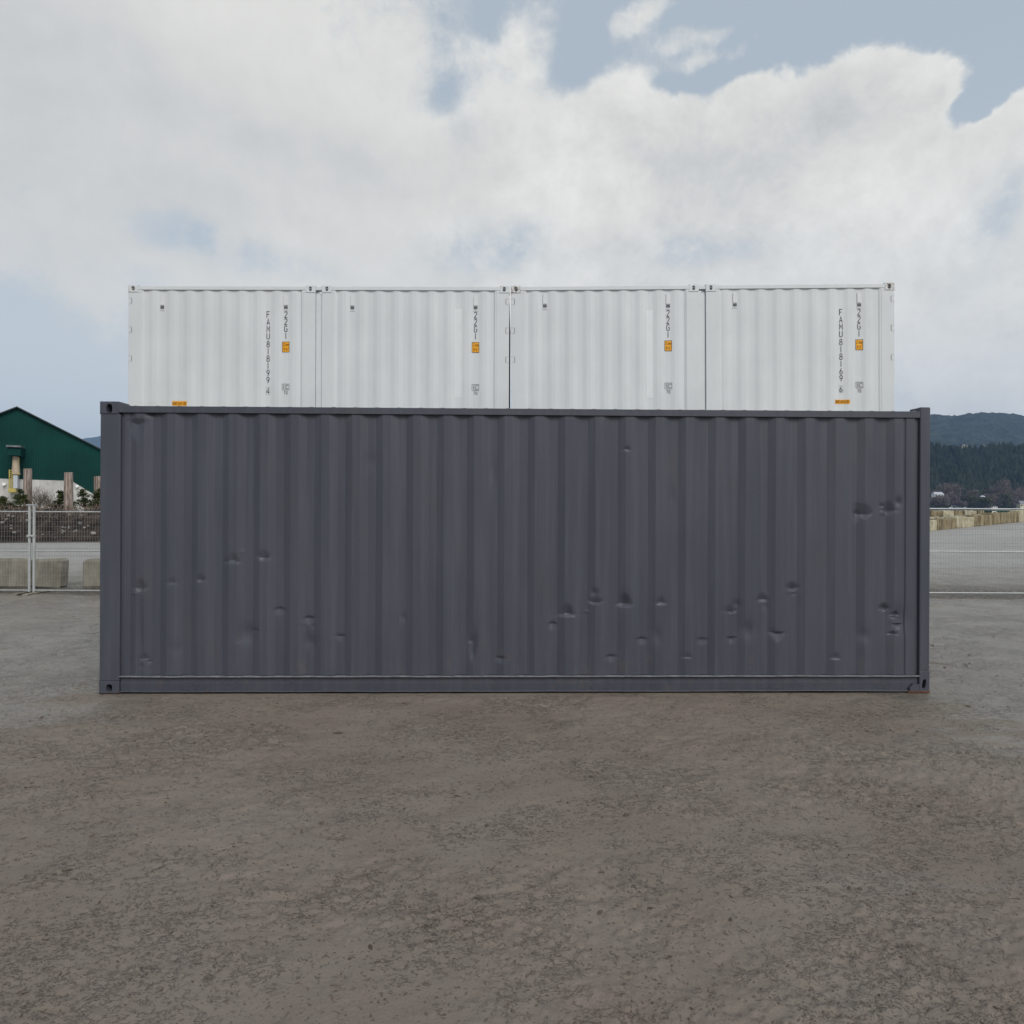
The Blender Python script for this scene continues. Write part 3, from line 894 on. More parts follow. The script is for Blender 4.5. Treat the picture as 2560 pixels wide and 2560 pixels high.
# back and end walls
xs2, dp2 = profile_cols(.14, LEN - .14, first, PITCH, WO, WS, WI, 0.011, 0.040)
corr_panel('side_panel', .14, LEN - .14, BZ - .01, RZ0 + .002, dp2, xs2, M_DARK, dc, rows_=2, mirror_y=DEPTH)
for xe, sgn in ((0, 1), (LEN, -1)):
    ys, dpe = profile_cols(.15, DEPTH - .15, .30, .26, .11, .018, .11, .012, .052)
    zs = np.linspace(.10, HTOP - .10, 2)
    Yg, Zg = np.meshgrid(ys, zs)
    Xg = xe + sgn * np.repeat(np.array([dpe(y) for y in ys])[None, :], 2, 0)
    npmesh('end_panel', np.stack([Xg, Yg, Zg], -1).reshape(-1, 3), gridfaces(2, len(ys)), M_DARK, dc, smooth=False)
    mb = MB(); a_, b_ = sorted((xe, xe + sgn * .06))
    mb.box(a_ + .004, b_ + .004, .165, DEPTH - .17, HTOP - .13, HTOP - .012, .004); mb.build('end_rail', M_DARK, dc); mb = MB(); mb.box(a_ + .004, b_ + .004, .165, DEPTH - .17, 0.004, .13, .004)
    mb.build('end_rail', M_DARK, dc)
mb = MB(); mb.box(.05, LEN - .05, .08, DEPTH - .06, .10, .125); mb.build('floor', M_RUSTDARK, dc)


# ------------------------------------------------------------------ the white containers behind, two high
WD2 = 10.16
CH = 2.585


def white_unit(root, x0, x1, zb, D, S_, info):
    """one ten-foot unit; x0, x1 along the row (root coordinates), zb = its foot"""
    c = empty('shipping_container', (x0, 0, zb)); c.parent = root
    L = x1 - x0
    W = 2.44
    rusty = info.get('rusty', ())
    mL = M_WHITERR if 'LL' in rusty else (M_WHITER if 'L' in rusty else M_WHITE)
    mR = M_WHITERR if 'RR' in rusty else (M_WHITER if 'R' in rusty else M_WHITE)
    pitch = .2795
    fr = info['recess'] - x0
    a, b_ = .205, L - .195
    if info.get('flip'): a, b_ = .195, L - .205
    xs_, dp_ = profile_cols(a, b_, fr, pitch, .060, .072, .075, .014, .028, r=.008)
    def dep(x):
        if x < a + .03 or x > b_ - .03: return .010
        return dp_(x)
    corr_panel('side_panel', a, b_, .155, CH - .075, dep, xs_, M_WHITE, c, rows_=2)
    corr_panel('side_panel', a, b_, .155, CH - .075, dep, xs_, M_WHITE, c, rows_=2, mirror_y=W)
    for yy0, yy1 in ((0.0, .06), (W - .06, W)):
        mb = MB(); mb.box(.150, L - .150, yy0 + .002, yy1 - .002, CH - .078, CH - .020, .003); mb.build('top_rail', M_WHITE, c)
        mb = MB(); mb.box(.150, L - .150, yy0 + .002, yy1 - .002, .012, .156, .003); mb.build('bottom_rail', M_WHITE, c)
    for xa, xb, mm in ((0.004, a + .004, mL), (b_ - .004, L - .004, mR)):
        mb = MB(); mb.box(xa, xb, .006, .15, .119, CH - .119, .004)
        if xa < 1: mb.box(.157, xb, .006, .10, CH - .1195, CH - .079)
        else: mb.box(xa, L - .157, .006, .10, CH - .1195, CH - .079)
        mb.build('corner_post', M_WHITE, c)
        mb = MB(); mb.box(xa, xb, W - .15, W - .006, .119, CH - .119, .004); mb.build('corner_post', M_WHITE, c)
    for xa, xb, mm in ((0, .155, mL), (L - .155, L, mR)):
        for za in (0, CH - .118):
            hx = xa + .083 if xa == 0 else xb - .083
            casting(xa, xb, za, za + .118, .15, hx, za + .060, .024, .036, mm, 'corner_casting', c, bev=.005)
            mb = MB(); mb.box(xa, xb, W - .15, W, za, za + .118, .005); mb.build('corner_casting', mm, c)
    mb = MB(); mb.box(.03, L - .03, .03, W - .03, CH - .050, CH - .032); mb.build('roof', M_WHITE, c)
    for xa in (.010, L - .030):
        mb = MB(); mb.box(xa, xa + .02, .155, W - .155, .012, CH - .022, .003)
        for q in range(7):
            mb.box(xa - .008 if xa < 1 else xa + .018, xa + .002 if xa < 1 else xa + .028, .25 + q * .29, .38 + q * .29, .2, CH - .2, .003)
        mb.build('end_panel', M_WHITE, c)
    mb = MB(); mb.box(.03, L - .03, .065, W - .065, .10, .13); mb.build('floor', M_RUSTDARK, c)
    return c, dep, L


def vent(c, x, ztop, dep):
    y = dep(x)
    mb = MB(); mb.box(x - .034, x + .034, y - .013, y + .004, ztop - .150, ztop, .004)
    v = mb.build('vent', M_VENT, c)
    mb = MB()
    for i in range(5): mb.box(x - .030, x + .030, y - .010, y + .002, ztop - .160 - .009 * i - .005, ztop - .160 - .009 * i, .001)
    mb.build('louvre', M_GREYINK, v)
    mb = MB(); mb.box(x - .038, x + .038, y - .0035, y + .003, ztop - .236, ztop + .012, .002)
    mb.build('mounting_plate', M_WHITE, v)
    for q, zq, rq in ((-.022, .005, .004), (.022, .005, .004), (0, -.222, .006), (-.026, -.232, .004), (.026, -.232, .004)):
        mb = MB(); mb.tube((x + q, y - .0065, ztop + zq), (x + q, y, ztop + zq), rq, n=6)
        mb.build('rivet', M_GREYINK, v)


def marks(c, x22, zt22, dep, serial=None):
    """22G1, height plate and stacking mark in column x22; serial in its own column"""
    mb = MB(); h = .094; pz = .113
    for i, ch in enumerate('22G1'):
        glyph(mb, ch, x22 - .0225, zt22 - h - i * pz, h, 1.0, .0105, dep, .003)
    mb.build('lettering', M_BLACK, c)
    x0, x1 = x22 - .057, x22 + .057
    z1, z0 = zt22 - .480, zt22 - .645
    mb = MB(); sticker(mb, x0, x1, z0, z1, dep, .003); st = mb.build('height_sticker', M_ORANGE, c)
    mb = MB(); rectline(mb, x0 - .001, x1 + .001, z0 - .001, z1 + .001, .0065, dep, .0042)
    mb.build('sticker_border', M_RUSTDARK, st)
    mb = MB(); zt = z1 - .066; x = x0 + .015
    for ch in '2.6m':
        glyph(mb, ch, x, zt, .046, .95, .0055, dep, .0046); x += .046 * (ADV.get(ch, .62)) * .98
    zt = z1 - .140; x = x0 + .022
    for ch in '8\'6"':
        glyph(mb, ch, x, zt, .046, .95, .0055, dep, .0046); x += .046 * (ADV.get(ch, .66)) * 1.05
    mb.build('sticker_text', M_BROWNINK, st)
    z1, z0 = zt22 - 1.150, zt22 - 1.250
    mb = MB(); rectline(mb, x0, x1, z0, z1, .0055, dep, .003)
    mb.add([(x22 - .012, dep(x22) - .003, z0 + .006), (x22 - .007, dep(x22) - .003, z0 + .006), (x22 - .007, dep(x22) - .003, z1 - .006), (x22 - .012, dep(x22) - .003, z1 - .006)], [(0, 1, 2, 3)])
    glyph(mb, 'I', x22 - .037, z0 + .020, .060, .95, .008, dep, .003)
    glyph(mb, 'C', x22 + .006, z0 + .018, .062, 1.2, .0075, dep, .003)
    glyph(mb, '7', x22 - .031, z0 - .066, .047, 1.0, .006, dep, .003)
    glyph(mb, '0', x22 + .006, z0 - .066, .047, 1.0, .006, dep, .003)
    mb.build('stacking_mark', M_BLACK, c)
    if serial:
        xs_, txt = serial
        mb = MB()
        zz = [0, .1165, .2330, .3490, .4790, .5960, .7120, .8280, .9450, 1.0600]
        for i, ch in enumerate(txt[:10]):
            glyph(mb, ch, xs_ - .0225, zt22 - h - zz[i] * .985, h, 1.0, .0105, dep, .003)
        zc = zt22 - h - 1.213
        glyph(mb, txt[10], xs_ - .0225, zc, h * .92, 1.0, .0105, dep, .003)
        mb.build('lettering', M_BLACK, c)
        mb = MB(); rectline(mb, xs_ - .033, xs_ + .033, zc - .016, zc + .103, .0022, dep, .003); mb.build('check_digit_box', M_GREYINK, c)


def notch(c, x, inner, zc):
    """lashing pocket at the outer edge of a post: dark slot and thin outline"""
    y = .006
    w_ = .052
    mb = MB()
    x0, x1 = (x, x + w_) if inner > 0 else (x - w_, x)
    xi = x1 if inner > 0 else x0
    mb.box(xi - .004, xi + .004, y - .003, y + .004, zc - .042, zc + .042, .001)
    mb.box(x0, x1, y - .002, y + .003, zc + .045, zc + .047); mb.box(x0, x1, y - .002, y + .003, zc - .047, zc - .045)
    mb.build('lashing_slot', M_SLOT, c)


UP = []
stacks = []
for side_, (k_, pxa, tilt) in {'L': (-3.2e-6, 320.0, 0.0), 'R': (-8.0e-6, 1277.0, 0.0078)}.items():
    S_, Sp_, Z_, og, ps = plane_map(WD2, k_, pxa)
    stacks.append((side_, S_, Sp_, Z_, og, ps, tilt))


def world_root(og, ps, tilt):
    o = bpy.data.objects.new('placing', None)
    return Matrix.Translation(og) @ Matrix.Rotation(ps, 4, 'Z') @ Matrix.Rotation(-tilt, 4, 'Y')


UNITS = {
    'L': [dict(px=(320, 788.6), rec=713.6, rusty=('L',), serial=(669.3, 'FAMU8181994'), vents=(404, 713.6), notch='L',
               label='white shipping container lettered FAMU 818199 4, top left of the stack'),
          dict(px=(803.8, 1273.6), rec=1189.3, rusty=('R',), vents=(880.3, 1189), blank=(1137, 1155.5, 771, 994), notch='R', flip=True,
               label='white shipping container without serial number, left of the dark central seam, upper row')],
    'R': [dict(px=(1277.4, 1747.7), rec=1670.2, rusty=('LL',), vents=(1362.3, 1671), blank=(1616.3, 1634.5, 774, 995), notch='L',
               label='white shipping container with rusty corner casting, right of the dark central seam, upper row'),
          dict(px=(1764.5, 2237), rec=2148.3, rusty=('RR',), serial=(2104.2, 'FAMU8181696'), vents=(1838.4, 2149.7), notch='R', low_sticker=(2089, 2126), flip=True,
               label='white shipping container lettered FAMU 818169 6, top right of the stack')]}
UNITS['L'][0]['low_sticker'] = (429.5, 466)
LOWLAB = ['white shipping container under the one lettered FAMU 818199 4, standing on the ground',
          'white shipping container on the ground, under the left half of the central seam',
          'white shipping container on the ground, under the one with the rusty corner casting',
          'white shipping container under the one lettered FAMU 818169 6, standing on the ground']
li = 0
for side_, S_, Sp_, Z_, og, ps, tilt in stacks:
    Mw = world_root(og, ps, tilt)
    Mi = Mw.inverted()
    def loc_of(px, py):
        """photo pixel -> (x, z) on the row's front plane"""
        u, v = uv(px, py)
        # ray from the eye against the plane y=0 in the row's frame
        o_ = Mi @ Vector((0, 0, EYE)); d_ = Mi.to_3x3() @ Vector((u, F, v))
        t_ = -o_.y / d_.y
        q = o_ + d_ * t_
        return q.x, q.z
    for U in UNITS[side_]:
        x0, x1 = loc_of(U['px'][0], 760)[0], loc_of(U['px'][1], 760)[0]
        rec = loc_of(U['rec'], 760)[0]
        for lvl in (0, 1):
            info = dict(recess=rec, rusty=U.get('rusty', ()) if lvl else (), flip=U.get('flip'))
            dummy = None
            c, dep, L = white_unit(None, x0, x1, 0, WD2, S_, info)
            c.matrix_world = Mw @ Matrix.Translation((x0, 0, lvl * (CH + .004)))
            if lvl == 0:
                tag(c, LOWLAB[li], 'shipping container', 'white containers stacked two high'); li += 1
                continue
            tag(c, U['label'], 'shipping container', 'white containers stacked two high')
            zoff = CH + .004
            def q(px, py):
                a_, b_ = loc_of(px, py); return a_ - x0, b_ - zoff
            row22 = {'L0': 778.0, 'L1': 779.0, 'R0': 774.6, 'R1': 771.6}[side_ + str(UNITS[side_].index(U))]
            x22, z22 = q(U['vents'][1], row22)
            ser = (q(U['serial'][0], row22)[0], U['serial'][1]) if 'serial' in U else None
            marks(c, x22, z22, dep, ser)
            for v_ in U['vents']:
                xv, zv = q(v_, row22 - 39); vent(c, xv, zv, dep)
            if 'blank' in U:
                a_, zt = q(U['blank'][0], U['blank'][2]); b_, zl = q(U['blank'][1], U['blank'][3])
                mb = MB(); sticker(mb, a_, b_, zl, zt, dep, .0025); mb.build('blank_strip', M_BLANK, c)
            if 'low_sticker' in U:
                a_, zt = q(U['low_sticker'][0], 998.6 if side_ == 'R' else 1002); b_, _ = q(U['low_sticker'][1], 1000)
                zl = zt - .068 if side_ == 'R' else zt - .075
                mb = MB(); sticker(mb, a_, b_, zl, zt, dep, .003, 26); st = mb.build('warning_sticker', M_ORANGE, c)
                mb = MB(); n_ = 'DOORS BOTH ENDS'; xq = a_ + .008; hh = .044
                stp = (b_ - a_ - .016) / sum(ADV.get(ch, .6) for ch in n_)
                for ch in n_:
                    if ch != ' ': glyph(mb, ch, xq, zl + .012, hh, stp / hh * .92, .0042, dep, .0040)
                    xq += stp * ADV.get(ch, .6)
                mb.build('sticker_text', M_BROWNINK, st)
            for zz in (.395, .860, 1.330) if False else (CH - .255, CH - .715, CH - 1.175):
                if U['notch'] == 'L': notch(c, .004, 1, zz)
                else: notch(c, L - .004, -1, zz)
            # coupling to the neighbouring unit
            if 'R' != U['notch']:
                gapw = loc_of(UNITS[side_][1]['px'][0], 760)[0] - x1
                mb = MB(); mb.box(L + .002, L + gapw - .002, .010, .10, CH - .076, CH - .024, .002)
                mb.build('coupling_bar', M_WHITE, c)
                mb = MB(); mb.box(L + .001, L + gapw - .001, .034, .050, .02, CH - .122, .002)
                mb.build('gap_cover', M_WHITE, c)
            if side_ == 'L' and U['notch'] == 'R':
                # torn sealant at the head of the central seam
                mb = MB(); n_ = 30
                zz = np.linspace(CH - .155, CH - .50, n_)
                wl = .010 + .006 * fbm(zz * 16, zz * 0 + 1, 3, 3); wl[14:] *= .55
                vs = []
                for i in range(n_): vs += [(L + .009 - wl[i] * .6 + .002 * (i > 14), .004, zz[i]), (L + .009 + wl[i], .002, zz[i])]
                mb.add(vs, [(2 * i, 2 * i + 1, 2 * i + 3, 2 * i + 2) for i in range(n_ - 1)])
                mb.build('sealant_strip', M_SEAL, c)


# ------------------------------------------------------------------ temporary fence panels
def fence_panel(x0, x1, y, label, clampside=None, hs=(1.532, .80, .058)):
    o = empty('fence_panel', (x0, y, 0))
    tag(o, label, 'fence panel', 'mesh fence panels behind the containers')
    W = x1 - x0
    for x in (.025, W - .025):
        mb = MB(); mb.tube((x, 0, .03), (x, 0, hs[0] + .113), .024, n=12); mb.build('post', M_GALV, o)
        mb = MB(); mb.box(x - .10, x + .10, -.30, .30, .0, .03, .008); mb.build('foot', M_GREYC, o)
    for z in hs:
        mb = MB(); mb.tube((.045, 0, z), (W - .045, 0, z), .0125, n=8); mb.build('rail', M_GALV, o)
    mb = MB()
    n = int((W - .1) / .05)
    r_ = .0010
    for i in range(1, n):
        x = .05 + i * (W - .1) / n
        mb.box(x - r_, x + r_, .0135, .0135 + 2 * r_, hs[2], hs[0])
    z = hs[2] + .09
    while z < hs[0] - .03:
        mb.box(.045, W - .045, .0135 + 2 * r_ + .0002, .0135 + 4 * r_, z - r_, z + r_); z += .092
    mb.build('wire_mesh', M_WIRE, o)
    if clampside is not None:
        mb = MB(); mb.box(clampside - .095, clampside + .045, -.034, .034, 1.055, 1.095, .006); mb.tube((clampside - .02, -.06, 1.075), (clampside - .02, .05, 1.075), .009, n=8)
        mb.build('clamp', M_GALV, o)
        mb = MB(); mb.box(clampside - .115, clampside + .05, -.03, .03, 1.646, 1.668, .005); mb.build('post_cap', M_GALV, o)
    return o


FY = 12.0
xa = at(74, 1400, FY).x + .022
xb = at(84.5, 1400, FY).x - .022
fence_panel(xa - 3.0, xa, FY, 'wire mesh fence panel in front of the largest concrete block, at the left edge')
fence_panel(xb, -6.20, FY, 'wire mesh fence panel ending against the left side of the stacked containers', clampside=.0)
fence_panel(6.20, 10.4, FY, 'wire mesh fence panel on the right of the stacked containers, before the gravel yard', hs=(1.658, .857, .080))

# ------------------------------------------------------------------ concrete blocks
BLK = 0


def block(cx, cy, w_, d_, h_, rz, material, label, z=0.0, group='concrete blocks', seed=0, bevel=.04):
    """cast lock block: chamfered, slightly uneven, with two round lugs on top"""
    o = empty('concrete_block', (cx, cy, z), rz)
    tag(o, label, 'concrete block', group)
    mb = MB(); mb.box(-w_ / 2, w_ / 2, -d_ / 2, d_ / 2, 0, h_, bevel)
    rr = random.Random(seed)
    mb.v = [(x + rr.uniform(-.018, .018), y + rr.uniform(-.018, .018), zz + (rr.uniform(-.02, .02) if zz > .1 else 0)) for x, y, zz in mb.v]
    mb.build('body', material, o)
    if d_ < .5: return o
    mb = MB()
    for q in (-.25, .25):
        mb.tube((q * w_, 0, h_ - .015), (q * w_, 0, h_ + .07), min(.13, d_ * .3), .09, n=14)
    mb.build('lug', material, o)
    return o


Yb = 12.75
def bx(pxl, pxr, ptop, Y, mat_, lab, seed, zb=0.0, d_=.28, rz=0, grp='concrete blocks behind the left fence'):
    a, b_ = at(pxl, ptop, Y), at(pxr, ptop, Y)
    return block((a.x + b_.x) / 2, Y + d_ / 2, abs(b_.x - a.x), d_, a.z - zb - .0, rz, mat_, lab, zb, grp, seed)


bx(-70, 70, 1397, Yb, M_GREYC, 'grey brown concrete block at the left edge, left of the fence posts', 1)
bx(80, 150, 1399, Yb, M_GREYC, 'grey brown concrete block just right of the fence posts, with a gap beside it', 2)
bx(205, 330, 1400, Yb, M_GREYC, 'grey brown concrete block half hidden behind the dark container, left side', 3)

# right yard: front row running back to the right
edges = [2262, 2300, 2343.5, 2391, 2436, 2482, 2549, 2610, 2668]
def baseline(px):   # photo row of the blocks' foot
    return 1330.0 + (1304.5 - 1330.0) * (px - 2300) / 260.0
def topline(px):
    return 1304.0 + (1278.0 - 1304.0) * (px - 2300) / 260.0
def foot(px):
    Y = 44.0 + 14.0 * (px - 2262) / 300.0
    for _ in range(20):
        pt = at(px, baseline(px), Y)
        z = float(hterrain(np.array(pt.x), np.array(Y)))
        Y = Y * .5 + .5 * F * (EYE - z) / max(1.0, -(uv(px, baseline(px))[1]))
    pt = at(px, baseline(px), Y)
    return pt
mats = [M_STAIN, M_TAN, M_STAIN, M_TAN, M_STAIN, M_STAIN, M_TAN, M_STAIN]
labs = ['stained block hidden behind the dark container, first of the front row', 'pale block touching the right post of the dark container, front row',
        'brown streaked block between two pale blocks, front row', 'smooth pale tan block in the middle of the front row', 'pale block with brown left side, just right of the smooth tan one',
        'longest streaked block of the front row, below the green bin', 'pale block at the right edge of the picture, front row', 'streaked block beyond the right edge, front row']
for i in range(8):
    if i in (0, 7): continue
    p0, p1 = foot(edges[i]), foot(edges[i + 1])
    d = p1 - p0; d.z = 0
    pm = (edges[i] + edges[i + 1]) / 2
    Ym = (p0.y + p1.y) / 2
    h_ = (baseline(pm) - topline(pm)) / F * Ym
    ang = math.atan2(d.y, d.x)
    nrm = Vector((-math.sin(ang), math.cos(ang), 0))
    c_ = (p0 + p1) / 2 + nrm * .4
    block(c_.x, c_.y, d.length - .05, .8, h_ + .03, ang, mats[i], labs[i], float(hterrain(np.array(c_.x), np.array(c_.y))) - .02, 'front row of concrete blocks on the right', 20 + i, .05)
# back row, along the water
be = [2250, 2290, 2326, 2357, 2386, 2412, 2443, 2476, 2530, 2580]
bl = ['back row block behind the dark container', 'back row block partly behind the dark container', 'pale block beside the right post of the dark container, back row',
      'pale tan back row block, left of the dark brown one', 'dark brown block of the back row', 'tan streaked block of the back row, right of the dark brown one',
      'streaked block of the back row, left of the green bin', None, 'block of the back row, right of the green bin']
bm_ = [M_STAIN, M_TAN, M_STAIN, M_TAN, M_STAIN, M_TAN, M_STAIN, M_TAN, M_STAIN]
Y2 = 78.0
for i in range(9):
    if i in (0, 1, 7): continue
    a, b_ = at(be[i], 1276.5, Y2), at(be[i + 1], 1276.5, Y2)
    zt = at(be[i], 1276.5, Y2).z
    zb = float(hterrain(np.array(a.x), np.array(Y2)))
    block((a.x + b_.x) / 2, Y2 + .4, b_.x - a.x - .06, .8, zt - zb, 0, bm_[i], bl[i], zb - .01, 'back row of concrete blocks on the right', 40 + i, .05)
# green bin
gb0, gb1 = at(2478.5, 1274, 70.0), at(2524, 1274, 70.0)
zb = float(hterrain(np.array(gb0.x), np.array(70.0)))
go = empty('waste_bin', ((gb0.x + gb1.x) / 2, 70.0, zb))
tag(go, 'dark green waste bin with a white notice standing behind the front row of blocks', 'waste bin')
M_BIN = simple('green_steel', (0.008, 0.055, 0.042), 0.5, 0.25, 2)
wg = gb1.x - gb0.x; hg = gb0.z - zb
mb = MB(); mb.box(-wg / 2, wg / 2, 0, 1.1, .08, hg - .10, .03)
for q in range(6): mb.box(-wg / 2 + .1 + q * wg / 6, -wg / 2 + .16 + q * wg / 6, -.03, .0, .1, hg - .12)
mb.build('body', M_BIN, go)
mb = MB(); mb.box(-wg / 2 - .04, wg / 2 + .04, -.05, 1.14, hg - .10, hg, .02); mb.build('lid', simple('grey_lid', (.25, .27, .28), .5), go)
mb = MB(); mb.box(-wg / 2 + .06, -wg / 2 + .50, -.05, -.035, hg - .62, hg - .18, .005); mb.build('notice', M_SEAL, go)

# loose dirt heaped behind the front row
def heap(name, line, width, height, seed, material, label, cat, n=(160, 26), lump=.25, kind='stuff'):
    """ridge of loose material along a line of points"""
    pts = [Vector(q) for q in line]
    seg = [0]
    for i in range(1, len(pts)): seg.append(seg[-1] + (pts[i] - pts[i - 1]).length)
    V_ = []
    nu, nv = n
    for j in range(nu):
        s_ = seg[-1] * j / (nu - 1)
        i = min(max(k for k in range(len(seg)) if seg[k] <= s_ + 1e-9), len(pts) - 2)
        f_ = (s_ - seg[i]) / (seg[i + 1] - seg[i])
        c_ = pts[i].lerp(pts[i + 1], f_); d_ = (pts[i + 1] - pts[i]).normalized(); nn = Vector((-d_.y, d_.x, 0))
        for k in range(nv):
            q = k / (nv - 1) * 2 - 1
            en = min(1.0, j / (nu * .04), (nu - 1 - j) / (nu * .04)) ** .6
            V_.append((c_.x + nn.x * q * width / 2, c_.y + nn.y * q * width / 2, c_.z, q, en))
    V_ = np.array(V_)
    prof = np.clip(1 - np.abs(V_[:, 3]) ** 1.7, 0, 1)
    prof = prof * V_[:, 4]
    hh = height * prof * (1 + lump * fbm(V_[:, 0] * .9, V_[:, 1] * .9, seed, 4, .6)) + lump * .35 * height * prof ** .3 * fbm(V_[:, 0] * 3.3, V_[:, 1] * 3.3, seed + 9, 4, .65)
    P = np.stack([V_[:, 0] + .06 * fbm(V_[:, 0] * 3, V_[:, 1] * 3, seed + 3, 3), V_[:, 1], V_[:, 2] + hh - .04], -1)
    o = npmesh(name, P, gridfaces(nu, nv), material)
    return tag(o, label, cat, kind=kind)


M_DIRT2 = concrete('pale_loose_gravel', (.20, .18, .13), (.36, .33, .25), .1)
ln = []
for px in (2262, 2340, 2420, 2500, 2600, 2690):
    q = foot(px); z_ = float(hterrain(np.array(q.x), np.array(q.y)))
    ln.append((q.x + .3, q.y + 1.75, z_ - .10))
heap('gravel_heap', ln, 1.9, 1.02, 77, M_DIRT2, 'pale loose gravel heaped behind the front row of blocks', 'gravel', (220, 24), .16)

# dark bank on the left
m, t, p, g = mat('dark_soil')
n1_ = t.noise(g, 1.2, 8, 0.72)
c_ = t.mix(t.ramp(n1_, 0.36, 0.62), lin(34, 29, 27), lin(74, 65, 60))
c_ = t.mix(t.ramp(t.noise(t.map(g, loc=(4, 4, 4)), 3.5, 6, .75), 0.60, 0.72, 0, .9), c_, lin(140, 134, 130))
t.put(p.inputs['Base Color'], c_); p.inputs['Roughness'].default_value = .95; p.inputs['Specular IOR Level'].default_value = .15
bump(t, p, t.noise(g, 7, 8, .75), 1.0, .12)
M_SOIL = m
heap('soil_bank', [(-46, 27.6, 0), (-28, 29.2, 0), (-20, 30.6, 0), (-10, 32.5, 0), (0, 34.5, 0)], 5.4, 1.38, 5, M_SOIL, 'dark rubbly soil bank beyond the left fence', 'soil bank', (420, 44), .22)
M_RUB = simple('rubble_stone', (.20, .19, .18), .9, .5, 1.5)
# rocks on the bank
rr = random.Random(4)
def rock(x, y, z, r_, k):
    o = None
    mb = MB(); n = 7
    vs = []; fs = []
    for i in range(4):
        ph = math.pi * (i + .5) / 4
        for j in range(n):
            th = 2 * math.pi * j / n
            q = r_ * rr.uniform(.75, 1.15)
            vs.append((q * 1.3 * math.sin(ph) * math.cos(th), q * math.sin(ph) * math.sin(th), q * .9 * math.cos(ph)))
    for i in range(3):
        for j in range(n): fs.append((i * n + j, i * n + (j + 1) % n, (i + 1) * n + (j + 1) % n, (i + 1) * n + j))
    fs.append(tuple(range(n))); fs.append(tuple(range(3 * n, 4 * n)))
    mb.add(vs, fs)
    return mb
mb = MB()
for i in range(300):
    x = rr.uniform(-34, -18); yb = 27.6 + (x + 46) * .0889 if x < -28 else 29.2 + (x + 28) * .175
    off = rr.uniform(-2.4, .2); z = 1.38 * (1 - abs(off / 2.7) ** 1.7)
    rk = rock(0, 0, 0, rr.uniform(.02, .07) * rr.uniform(.5, 1.4), i)
    mb.add([(a + x, b_ + yb + off, c_ + z - .02) for a, b_, c_ in rk.v], rk.f)
tag(mb.build('rubble', M_RUB), 'pale stones strewn over the dark soil bank', 'rubble', kind='stuff')

# timber piles
m, t, p, g = mat('weathered_timber')
gr = t.noise(t.map(g, (6, 6, .35)), 3.0, 7, .7)
c_ = t.mix(t.ramp(gr, 0.38, 0.62), lin(88, 74, 68), lin(164, 150, 140))
t.put(p.inputs['Base Color'], c_); p.inputs['Roughness'].default_value = .9
bump(t, p, gr, 1.0, .03)
M_WOOD = m
for i, (pxc, ptop, wpx, Y, lab) in enumerate([(69, 1171.5, 18, 31.3, 'weathered timber pile on the soil bank, leftmost, above the fence posts'),
                                              (172, 1181, 19, 30.2, 'weathered timber pile on the soil bank, middle of the three'),
                                              (245, 1191, 17, 31.6, 'weathered timber pile beside the left post of the dark container')]):
    q = at(pxc, ptop, Y); r_ = wpx / 2 * Y / F
    mb = MB(); n = 16; zs = np.linspace(0.2, q.z, 12)
    vs = []
    for j, z in enumerate(zs):
        for k in range(n):
            th = 2 * math.pi * k / n
            rj = r_ * (1.08 - .10 * j / 11) * (1 + .06 * math.sin(3 * th + i * 2) + .025 * math.sin(7 * th + j * .6 + i))
            vs.append((rj * math.cos(th), rj * math.sin(th), z + (.012 * math.sin(th + i) if j == 11 else 0)))
    fs = [(j * n + k, j * n + (k + 1) % n, (j + 1) * n + (k + 1) % n, (j + 1) * n + k) for j in range(11) for k in range(n)]
    mb.add(vs, fs, True); mb.add([Vector(q_) + Vector((0, 0, .004)) for q_ in vs[-n:]], [tuple(range(n))])
    o = mb.build('timber_pile', M_WOOD, None, (q.x, Y, 0))
    tag(o, lab, 'timber pile', 'timber piles on the bank')

# ------------------------------------------------------------------ green barn
BY = 60.0
pk = at(44, 1020, BY)
BPSI = R(28)
barn = empty('barn', (pk.x, BY, 0), BPSI)
tag(barn, 'dark green metal clad barn on a pale concrete base, with a gable roof', 'barn')
m, t, p, g = mat('green_cladding')
wv = t.n('ShaderNodeTexWave', wave_type='BANDS', bands_direction='X'); t.put(wv.inputs['Vector'], g); wv.inputs['Scale'].default_value = 1.6
c_ = t.mix(t.ramp(t.noise(g, .35, 4), .35, .65), (0.002, 0.030, 0.026), (0.003, 0.042, 0.036))
t.put(p.inputs['Base Color'], c_); p.inputs['Roughness'].default_value = .7; p.inputs['Specular IOR Level'].default_value = .12
bump(t, p, wv.outputs['Fac'], .5, .03)
M_BGREEN = m


def bs(px, py=1200):
    u, v = uv(px, py); k_ = u / F
    # (pk.x + s cos)/(BY + s sin) = k
    s_ = (k_ * BY - pk.x) / (math.cos(BPSI) - k_ * math.sin(BPSI))
    z_ = EYE + v * (BY + s_ * math.sin(BPSI)) / F
    return s_, z_


